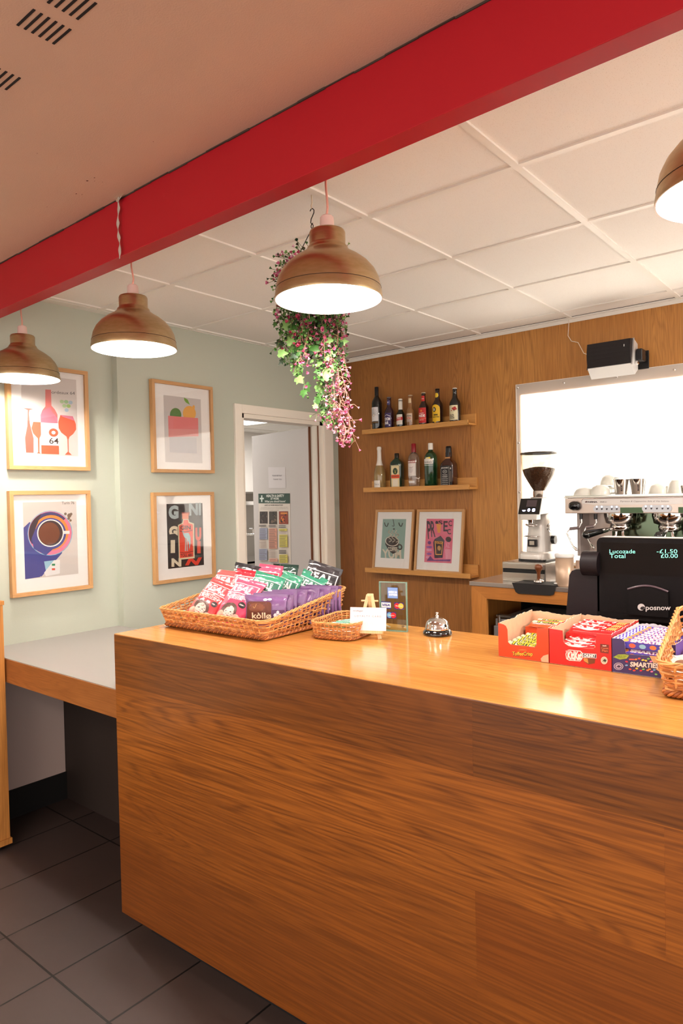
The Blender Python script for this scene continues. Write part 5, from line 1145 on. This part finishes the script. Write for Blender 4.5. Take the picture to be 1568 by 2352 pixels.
# ---- till ---------------------------------------------------------------------------------------
TB=P('till_black',(14,10,11),.6,spec=.15); TBP=P('till_brown_black',(26,19,22),.5,spec=.25)
ti=thing('till','black point of sale till with its rear display facing the customer','till',(-.62,2.20,.90))
hz=lambda z:z-.90
m=MB(); RXn=Matrix.Rotation(PI/2,4,'X')
def rpoly(x0,z0,x1,z1,r):
    p=[]
    for cx_,cz_,a in ((x1-r,z1-r,0),(x0+r,z1-r,90),(x0+r,z0+r,180),(x1-r,z0+r,270)):
        for k in range(6): t=math.radians(a+k*18); p.append((cx_+r*math.cos(t),cz_+r*math.sin(t)))
    return p
m.prism(rpoly(-.146,.245,.245,.497,.018),-.045,0,TB,RXn); m.prism(rpoly(-.142,.249,.241,.4995,.016),-.040,-.004,P('till_edge_lit',(190,182,176),.35),RXn)  # pale grey rim: light on the housing's top edge put into the colour
m.build('display_housing',ti)
m=MB(); m.prism(rpoly(-.134,.385,.235,.482,.006),.0,.0012,P('display_window',(16,10,8),.5,spec=.1),RXn); m.build('customer_display',ti)
m=MB(); m.box(-.146,.245,-.004,.04,.245,.262,TB); m.box(-.05,.15,.02,.12,.06,.30,TB,bev=.01); m.build('stand_neck',ti)
m=MB(); m.box(-.13,.24,-.02,.24,0.0,.06,TB,bev=.01); m.build('base',ti)
m=MB(); m.cyl((-.192,.012,.412),(-.138,.012,.412),.040,TBP,28); m.build('hinge_drum',ti)
m=MB(); m.prism([(-.250,.23),(-.236,.372),(-.228,.386),(-.214,.392),(-.140,.392),(-.140,.23)],-.06,0,TBP,RXn); m.build('card_reader_side',ti)
# raised cowl and maker's mark
m=MB(); p=[(-.050,.262)]+[(-.050+.116*k/12,.340+.014*math.sin(PI*k/12)) for k in range(13)]+[(.066,.262)]
m.prism(p,0,.010,TB,RXn); m.tube([(-.050+.116*k/12,-.010,.340+.014*math.sin(PI*k/12)) for k in range(13)],.0035,P('till_sheen',(80,62,70),.25,coat=.5),8); m.build('cowl',ti)
hh=homog([(904.5,804),(1567.8,780.5),(1005,941),(1541,1179)],[(-.766+.62,1.389-.9),(-.514+.62,1.403-.9),(-.726+.62,1.334-.9),(-.525+.62,1.25-.9)])
def dot(cv,x0,y0,x1,y1,t):
    cv.text((x0+x1)/2,(y0+y1)/2,t,x1-x0,y1-y0,P('display_glow',(120,215,185),.5,emit=.75),0.,flipy=True)
cv=CV(pre=hh,eps=.0002)
dot(cv,1004,878,1202,908,'Lucozade'); dot(cv,1006,912,1126,944,'Total'); dot(cv,1366,876,1524,906,'-£1.50'); dot(cv,1398,910,1528,942,'£0.00')
cv.build('lit_digits',ti,lambda x,y,d:Vector((x,-.0014-d,y)))
cv=CV(pre=hh,eps=.0002); LGc=(204,196,194)
cv.ell(1254,1318,28,26,LGc); cv.text(1264,1326,'e',34,26,(24,20,22),.06,.2,flipy=True); cv.text(1384,1334,'posnow',192,38,LGc,.02,flipy=True)
cv.build('maker_mark',ti,lambda x,y,d:Vector((x,-.0104-d,y)))
# ---- back worktop ---------------------------------------------------------------------------------
bw=thing('back_worktop','steel topped work unit with an oak frame under the serving hatch','worktop',(-1.917,3.45,0))
m=MB(); m.box(0,2.9,0,.60,1.030,1.054,P('worktop_steel',(206,200,196),.25,.85),bev=.002); m.box(0,2.9,.59,.625,1.03,1.09,STEEL); m.build('steel_top',bw)
OF=wood('worktop_oak',(204,136,66),(188,118,50),(140,86,36),'X',1.3,rough=.42,seed=6.6,grain=.5); OFZ=wood('worktop_oak_post',(210,142,70),(194,124,54),(146,90,38),'Z',1.3,rough=.42,seed=2.6,grain=.5)
m=MB(); m.prism([(.012,1.029),(2.9,1.029),(2.9,.962),(.104,.962)],-.022,-.004,OF,RX); m.build('top_rail',bw)
m=MB(); m.prism([(.012,1.029),(.104,.962),(.104,0),(.012,0)],-.022,-.004,OFZ,RX); 
m.box(.012,.030,.022,.62,0,1.029,OFZ); m.build('corner_post',bw)
m=MB(); m.box(.030,2.9,.60,.62,0,1.029,BLACKM); m.build('back_board',bw)
m=MB(); m.box(.030,2.9,.03,.60,.05,.07,BLACKM); m.build('lower_shelf',bw)
fr=thing('bottle_cooler','small grey undercounter fridge in the dark space below the steel worktop','fridge',(-1.795,3.52,.07))
m=MB(); m.box(0,.50,0,.50,.0,.775,GREYW,bev=.004); m.build('cabinet',fr); m=MB(); m.box(.004,.496,-.03,-.002,.03,.74,P('cooler_door',(150,150,154),.3,.4),bev=.004); m.build('door',fr)
m=MB(); m.cyl((.03,-.015,.74),(.03,-.015,.80),.008,STEEL); m.box(.015,.10,-.02,.02,.79,.80,STEEL); m.build('top_hinge',fr)
# knock drawer
kd=thing('knock_drawer','low steel drawer unit carrying the coffee grinder','drawer unit',(-1.767,3.55,1.0545))
m=MB(); m.box(0,.252,.012,.34,.0,.106,STEEL,bev=.002); m.build('casing',kd)
m=MB(); m.box(.006,.246,-.002,.012,.012,.050,STEEL,bev=.002); m.build('lower_drawer',kd)
m=MB(); m.box(.006,.246,-.002,.012,.072,.100,STEEL,bev=.002); m.box(.006,.246,.004,.012,.050,.072,BLACKM); m.build('upper_drawer',kd)
# grinder
CG=P('grinder_pale_enamel',(214,210,204),.25,.15,coat=.4)
gr=thing('coffee_grinder','pale grey electric coffee grinder with a clear hopper of beans','coffee grinder',(-1.632,3.765,1.1615))
m=MB()
m.prism(rpoly(-.085,-.135,.075,.135,.04),0,.012,BLACKP); 
m.lathe([(.093,.010),(.094,.035),(.088,.050),(.080,.052)],CG,48,se=4.,ax=.92,ay=1.45); m.lathe([(.0001,.052),(.0801,.052)],CG,48,se=4.,ax=.92,ay=1.45); m.build('base',gr)
m=MB(); m.lathe([(.078,.050),(.076,.08),(.068,.18),(.064,.27),(.0001,.27)],CG,48,Matrix.Translation((.005,.02,0)),se=3.4,ax=.92,ay=1.30); m.build('body',gr)
m=MB(); poly=[(-.145,.262),(.10,.268),(.115,.30),(.105,.352),(-.105,.352)]   # profile in (y,z)
m.prism(poly,-.062,.062,CG,Matrix(((0,0,1,0),(1,0,0,0),(0,1,0,0),(0,0,0,1)))); m.build('head',gr)
m=MB(); T=Matrix.Translation((0,-.126,.307))@Matrix.Rotation(math.radians(-24),4,'X')
m.box(-.062,.060,-.004,.0,-.048,.046,BLACKG,T,bev=.003); sc_=m.build('screen_panel',gr)
cv=CV(eps=.0003); cv.rect(-.022,-.004,.040,.036,(74,62,66)); WB=P('touch_icon_glow',(196,200,255),.5,emit=2.5)
cv.ell(-.032,-.024,.011,.009,WB,180,360); cv.ell(-.002,-.024,.0085,.010,WB); cv.rrect(.018,-.034,.037,-.015,.006,WB)
cv.build('touch_icons',gr,lambda x,y,d:T@Vector((x*.95,-.0042-d,y)))
m=MB(); m.box(-.048,.045,-.150,-.09,.232,.264,CG,bev=.004); m.build('spout_housing',gr)
m=MB(); m.tube([(-.02,-.10,.20),(-.02,-.135,.205),(0.,-.15,.20),(.02,-.135,.20),(.03,-.11,.20)],.006,CHROME,8); m.lathe([(.022,0),(.016,-.025),(.012,-.04)],CHROME,20,Matrix.Translation((0,-.115,.236))); m.build('dosing_spout',gr)
m=MB(); m.tube([(-.038,-.085,.140),(-.038,-.128,.140),(.030,-.128,.138),(.030,-.085,.138)],.004,CHROME,8); m.box(-.03,.022,-.102,-.085,.08,.12,BLACKP,bev=.003); m.box(-.018,.010,-.1035,-.101,.09,.112,STEEL); m.build('portafilter_rest',gr)
m=MB(); m.cyl((.058,-.02,.185),(.070,-.02,.185),.026,CHROME,24); m.cyl((.070,-.02,.185),(.073,-.02,.185),.019,CG,24); m.build('round_dial',gr)
m=MB(); m.cyl((.060,.0,.115),(.092,.0,.115),.024,BLACKP,20); m.build('side_knob',gr)
m=MB(); m.lathe([(.046,.352),(.052,.354),(.052,.357),(.035,.358),(.034,.392),(.032,.394)],CHROME,28); m.box(-.07,-.03,-.006,.006,.361,.364,STEEL); m.box(-.072,-.03,-.006,.006,.386,.388,STEEL); m.build('collar',gr)
HG=glassy('hopper_plastic',(214,208,194),refl=.06)
hp3=[(.030,.388),(.036,.40),(.060,.44),(.082,.48),(.094,.52),(.0995,.56),(.101,.608)]
m=MB(); m.lathe(hp3,HG,48); m.build('hopper',gr)
BN=P('coffee_beans',(92,58,40),.5,var=.5,bscale=150,bump=.6)
m=MB(); bp_=[(r-.002,z) for r,z in hp3 if z<.515]; m.lathe([(.0001,.39)]+bp_+[(.091,.512),(.06,.522),(.03,.526),(.0001,.527)],BN,40)
rb_=random.Random(3)
for k in range(260):
    a=rb_.uniform(0,6.28); r=.089*math.sqrt(rb_.random()); z=.527-.015*(r/.09)**2; m.ball((r*math.cos(a),r*math.sin(a),z),.0052,BN,3,sz=.7)
bo=m.build('coffee_beans',gr); bo['kind']='stuff'
m=MB(); m.lathe([(.0001,.617),(.06,.616),(.10,.611),(.1035,.608),(.1035,.602),(.1015,.602)],P('smoked_lid',(66,60,52),.2,coat=.5),48); m.build('hopper_lid',gr)
# tamping mat, tamper, brush
tm=thing('tamping_mat','black rubber tamping mat folded over the edge of the steel worktop','mat',(-1.53,3.45,1.0548))
RUB=P('black_rubber',(26,22,22),.6); m=MB(); m.box(-.118,.118,-.006,.13,0,.008,RUB,bev=.002); m.prism([(-.124,.008),(.118,.008),(.106,-.040),(.09,-.046),(-.09,-.048),(-.104,-.040)],.001,.009,RUB,Matrix.Translation((0,0,0))@RX); m.build('mat_body',tm)
ta=thing('coffee_tamper','coffee tamper with a turned wooden handle standing on the black mat','tamper',(-1.528,3.50,1.0635))
m=MB(); m.lathe([(.0001,0),(.026,0),(.027,.004),(.026,.014),(.016,.018),(.009,.022)],CHROME,28); m.build('foot',ta)
m=MB(); m.lathe([(.009,.02),(.009,.045),(.011,.058),(.019,.074),(.021,.085),(.017,.096),(.0001,.100)],P('tamper_wood',(122,66,34),.35,coat=.3,var=.2),28); m.build('handle',ta)
br_=thing('grinder_brush','small brush with a white handle lying on the black mat','brush',(-1.475,3.53,1.0635),(0,0,math.radians(10)))
m=MB(); m.cyl((0,0,.010),(.06,0,.012),.007,WHITEP,12,r2=.008); m.cyl((.06,0,.012),(.085,0,.014),.012,WHITEP,14,r2=.013); m.build('handle',br_)
m=MB(); m.cyl((.085,0,.014),(.108,0,.014),.013,P('tan_bristle',(200,140,70),.8,bump=.4,bscale=200),14,r2=.015); m.build('bristles',br_)
pw=thing('cleaning_spoon','little white plastic spoon at the front right of the black mat','spoon',(-1.425,3.475,1.0635)); m=MB(); m.ball((0,0,.006),.010,WHITEP,8,sz=.5); m.cyl((.005,.002,.006),(.045,.012,.006),.0035,WHITEP,8); m.build('body',pw)
# cylindrical knock box / cover between grinder and machine
kb=thing('waste_bin','round pale knock-out bin with a white rim beside the coffee machine','bin',(-1.39,3.51,1.0545))
m=MB(); m.lathe([(.0001,0),(.044,0),(.046,.004),(.046,.15),(.0001,.15)],P('pale_tan_metal',(198,170,146),.35,.4),40); m.build('drum',kb)
m=MB(); m.lathe([(.047,.150),(.049,.153),(.049,.166),(.044,.169),(.0001,.168)],WHITEP,40); m.build('rim',kb)
# ---- espresso machine --------------------------------------------------------------------------------
em=thing('espresso_machine','wide stainless steel espresso machine with two groups behind the till','espresso machine',(-1.411,3.58,1.0545))
PINKST=P('machine_steel',(206,190,180),.3,.75)
LX=1.20
m=MB(); m.box(0,LX,0,.42,.375,.456,PINKST,bev=.004); m.build('head',em)
m=MB(); m.box(-.004,LX,-.008,.44,.4565,.464,STEEL,bev=.002); m.box(0.,LX,.0,.004,.464,.470,CHROME); m.build('cup_tray',em)
m=MB(); m.box(.052,LX-.05,.17,.40,.0,.375,PINKST,bev=.003); m.build('rear_body',em)
m=MB(); m.box(.052,.068,.03,.42,.15,.375,P('side_trim_grey',(150,140,136),.35,.5),bev=.003); m.box(.16,.30,.165,.172,.14,.375,PINKST); m.build('side_frame',em)
m=MB(); m.box(.052,LX,.0,.42,.03,.13,PINKST,bev=.004); m.box(.07,LX,.01,.17,.13,.137,DSTEEL); m.build('drip_tray',em)
for x,y in ((.09,.05),(.09,.38),(.9,.05),(.9,.38)): m=MB(); m.cyl((x,y,0),(x,y,.03),.018,BLACKP); m.build('foot',em)
GP=P('mirror_back_panel',(92,104,84),.12,.9); m=MB(); m.box(.19,LX-.08,.163,.169,.14,.374,GP); m.box(.285,.395,-.0015,0.,.377,.405,P('green_dark_glass',(58,76,50),.1,.6)); m.box(.555,.75,-.0015,0.,.377,.405,P('green_dark_glass',(58,76,50),.1,.6)); m.build('mirror_panels',em)
hm=homog([(140,340),(1568,312),(1568,520),(145,525)],[(0,.456),(.576,.458),(.575,.376),(.001,.375)])
cv=CV(pre=hm,eps=.0003)
cv.poly([(345,375),(360,352),(1568,330),(1568,408),(850,418),(500,420),(350,400)],P('fascia_silver',(214,208,204),.3,.4))
cv.poly([(345,378),(362,352),(1568,332),(1568,326),(358,346),(340,378)],(120,90,84))
cv.text(468,384,'FAEMA',140,18,(60,50,54),.06,flipy=True); cv.poly([(382,390),(398,372),(418,378),(408,392)],(90,60,60)); cv.text(608,384,'DUE S.1',76,14,(90,80,80),.04,flipy=True)
cv.text(1105,378,'Espresso & Cappuccino Stile di Vita Italiano',590,24,(110,100,100),.0,.3,flipy=True)
PAD=P('button_pad',(196,198,204),.3,.3); BLG=P('button_light',(190,210,255),.5,emit=3)
for x0,x1,y0,y1 in ((486,812,428,510),(1074,1436,422,506)):
    H2=(y1-y0)/2; pts=[(x0+H2-H2*math.sin(t_),(y0+y1)/2-H2*math.cos(t_)) for t_ in [PI*k/8 for k in range(9)]]+[(x1-H2+H2*math.sin(t_),(y0+y1)/2+H2*math.cos(t_)) for t_ in [PI*k/8 for k in range(9)]]
    cv.poly(pts,PAD)
    for k in range(5):
        x=x0+(x1-x0)*(.13+.185*k); 
        if k!=2: cv.ell(x,y0+14,9,9,BLG,n=12)
        cv.poly([(x-12,y0+34),(x+14,y0+32),(x+10,y0+50),(x-6,y0+54)],(60,54,60))
cv.build('front_fascia',em,lambda x,y,d:Vector((x,-.0016-d,y)))
m=MB(); T=Matrix.Translation((.058,-.001,.416))@Matrix.Rotation(PI/2,4,'X'); m.lathe([(.026,0),(.027,.008),(.024,.026),(.016,.034),(.0001,.036)],BLACKG,28,T,se=2.6,ax=1.15,ay=.9); m.lathe([(.030,0),(.029,.005)],CHROME,28,T); m.build('steam_knob',em)
def wand(pts,joint):
    m=MB(); m.tube(pts,.0048,CHROME,10); m.cyl(pts[0],Vector(pts[0])+Vector((0,0,-.028)),.009,BLACKP,12); j=Vector(pts[-1]); d=(j-Vector(pts[-2])).normalized(); m.cyl(j-d*.03,j,.0045,CHROME,10,r2=.009); m.ball(j,.009,CHROME,8)
    a=Vector(pts[joint]);b=Vector(pts[joint+1]); m.cyl(a,b,.0085,P('wand_grip',(120,106,106),.4,.4),12); m.build('steam_wand',em)
wand([(.078,.02,.373),(.082,.02,.325),(.070,.015,.300),(.022,.008,.294),(.006,.005,.272),(.040,.0,.203),(.058,0,.187)],2)
wand([(.154,.02,.373),(.159,.02,.327),(.146,.015,.309),(.108,.008,.304),(.100,.005,.282),(.128,0,.227),(.146,0,.200)],2)
for gx_ in (.262,.497,.80):
    T=Matrix.Translation((gx_,.075,0)); m=MB(); m.lathe([(.080,.376),(.080,.36),(.072,.325),(.055,.318),(.0001,.318)],CHROME,36,T); m.build('brew_group',em)
    m=MB(); m.lathe([(.0001,.318),(.050,.318),(.052,.305),(.050,.29),(.036,.282),(.0001,.280)],CHROME,32,T)
    m.tube([(gx_-.016,.06,.285),(gx_-.018,.055,.262),(gx_-.028,.05,.25)],.008,CHROME,8); m.tube([(gx_+.016,.06,.285),(gx_+.018,.055,.262),(gx_+.028,.05,.25)],.008,CHROME,8)
    hx=-.03 if gx_<.3 else 0.; m.cyl((gx_+hx,.03,.296),(gx_+hx*2,-.035,.286),.010,CHROME,12,r2=.013); m.build('portafilter',em)
    m=MB(); m.cyl((gx_+hx*1.93,-.028,.287),(gx_+hx*3.6,-.115,.272),.0135,BLACKG,16,r2=.021); m.ball((gx_+hx*3.6,-.115,.272),.0212,BLACKG,10); m.build('portafilter_handle',em)
# cups on the tray
CUPW=P('white_porcelain',(226,226,218),.2,coat=.4)
def cup(lab,x,y,r,h,ro=(0,0,0),handle=True,z=1.519,grp='upturned cups on the espresso machine',a=0):
    t=thing('coffee_cup',lab,'cup',(x,y,z),(ro[0],ro[1],a),grp); m=MB()
    m.lathe([(r,0),(r*.995,h*.15),(r*.93,h*.45),(r*.78,h*.78),(r*.58,h*.95),(r*.52,h*.96),(r*.52,h),(r*.44,h),(r*.44,h*.97),(.0001,h*.965)],CUPW,36); m.lathe([(r*.96,0),(r*.95,h*.15),(r*.88,h*.45),(r*.7,h*.76),(.0001,h*.9)],CUPW,36); m.build('bowl',t)
    if handle: m=MB(); m.tube([(r*.92,0,h*.25),(r*1.25,0,h*.22),(r*1.42,0,h*.42),(r*1.32,0,h*.64),(r*.84,0,h*.72)],.0045,CUPW,8); m.build('handle',t)
    return t
cup('upturned white cup at the left end of the espresso machine',-1.345,3.70,.062,.047,handle=False)
cup('large upturned white cup in front, second from the left on the machine',-1.262,3.69,.055,.058,a=.3)
cup('white cup stacked behind on top of two others, with its handle to the right',-1.265,3.84,.048,.056,z=1.553+.022,a=-.4)
cup('white cup underneath the stacked one at the back of the machine',-1.285,3.845,.050,.054,handle=False)
cup('white cup behind the right metal beaker on the machine',-1.02,3.86,.052,.058,a=-.2)
cup('low white cup further right behind the beakers',-.955,3.88,.050,.046,handle=False)
def beaker(lab,x,y,z=1.519,s=1.):
    t=thing('metal_beaker',lab,'beaker',(x,y,z),(0,0,0),'steel beakers on the espresso machine'); m=MB()
    m.lathe([(.0001,.001),(.029*s,.001),(.030*s,.003),(.0405*s,.083*s),(.0415*s,.085*s),(.0395*s,.085*s),(.028*s,.004),(.0001,.004)],CHROME,36); m.build('cup_body',t)
    cv=CV(eps=.0002); cv.text(0,.04*s,'BOOST',.034*s,.010*s,(50,44,46),.05,ang=PI/2); R0=.036*s
    cv.build('stamped_word',t,lambda u,v,d:Vector((math.sin(.35+u/R0)*((.030+.0105*v/.083)*1.0*1.004*s+d),-math.cos(.35+u/R0)*((.030+.0105*v/.083)*1.004*s+d),v))); return t
beaker('steel beaker on the espresso machine, left of the pair',-1.158,3.70); beaker('steel beaker on the espresso machine, right of the pair',-1.078,3.71)
beaker('low steel cup at the right edge of the picture on the machine',-.845,3.66,s=.52)
t=cup('tall upturned white cup near the right edge on the machine',-.905,3.74,.040,.072,handle=False)
# ---- loudspeaker and cable ------------------------------------------------------------------------------
sp_=thing('wall_speaker','black and silver wedge loudspeaker on a wall bracket above the hatch','loudspeaker',(-1.275,3.92,2.27))
YZ=Matrix(((0,0,1,0),(1,0,0,0),(0,1,0,0),(0,0,0,1)))
m=MB(); 
fr_=[(-.035+.012*math.sin(PI*k/6)*-1,-.038+.132*k/6) for k in range(7)]
m.prism([(-.030,-.036)]+[(y,z) for y,z in fr_]+[(.01,.100)],-.115,.118,P('speaker_grille',(30,24,26),.75,bump=.3,bscale=600),YZ); m.build('grille',sp_)
SIL=P('speaker_silver',(206,204,202),.4,.2)
m=MB(); m.prism([(-.032,-.040),(.03,-.092),(.085,-.06),(.085,.08),(.012,.102),(-.028,-.034)],-.117,.120,SIL,YZ); m.build('casing',sp_)
m=MB(); m.prism([(-.036,-.046),(-.030,-.030),(.015,.104),(.022,.104),(-.020,-.046)],.1185,.1225,P('speaker_end_grey',(150,146,144),.4),YZ); m.prism([(-.036,-.046),(-.030,-.030),(.015,.104),(.022,.104),(-.020,-.046)],-.1195,-.1155,BLACKP,YZ); m.build('end_trim',sp_)
m=MB(); m.box(.086,.0885,-.047,-.042,.052,.064,WHITEP); m.build('badge',sp_)
m=MB(); m.box(.126,.158,.03,.10,-.02,.045,BLACKP,bev=.008); m.cyl((.122,.04,-.028),(.136,.04,-.028),.012,CHROME,14); m.box(.10,.16,.145,.1565,-.05,.05,BLACKP,bev=.002); m.box(.13,.15,.09,.15,-.01,.02,BLACKP); m.build('bracket',sp_)
m=MB(); m.tube([(-1.562,4.071,2.575),(-1.566,4.071,2.52),(-1.570,4.071,2.475),(-1.55,4.071,2.44),(-1.51,4.071,2.425),(-1.485,4.05,2.385),(-1.455,4.01,2.345),(-1.405,3.975,2.32)],.0022,P('white_cable',(232,222,206),.5),6)
tag(m.build('speaker_cable'),'thin white cable running from the ceiling to the loudspeaker','cable')
# ---- light ------------------------------------------------------------------------------------------------
def area(name,loc,rot,sx,sy,e,col):
    ld=bpy.data.lights.new(name,'AREA'); ld.shape='RECTANGLE'; ld.size=sx; ld.size_y=sy; ld.energy=e; ld.color=col
    o=bpy.data.objects.new(name,ld); COL.objects.link(o); o.location=loc; o.rotation_euler=rot; return o
# unseen lights added to brighten the bar bay (from the right) and front room
area('bar_fill_light',(1.5,3.0,2.56),(0,0,0),.6,.6,BAR_W,(1,.95,.86))
area('front_fill_light',(-.6,-1.2,2.55),(0,0,0),1.2,.6,FRONT_W,(1,.84,.70))
area('front_fill_light_left',(-2.4,-1.0,2.55),(0,0,0),.6,.6,FRONT_W*.3,(1,.84,.70))
wd=bpy.data.worlds.new('world'); SC.world=wd; wd.use_nodes=True; bg=wd.node_tree.nodes['Background']; bg.inputs['Color'].default_value=(1.0,.92,.85,1); bg.inputs['Strength'].default_value=WORLD_S
area('kitchen_fill_light',(-5.3,3.6,2.34),(0,0,0),.6,.6,18,(1,.97,.92)); area('kitchen_fill_light_rear',(-4.9,5.4,2.34),(0,0,0),.6,.6,22,(1,.97,.92))  # unseen lamps added to brighten the door leaf and the kitchen behind it
SC.view_settings.view_transform='Standard'; SC.view_settings.look='None'; SC.view_settings.gamma=1; SC.view_settings.use_curve_mapping=False; SC.view_settings.exposure=EXPO
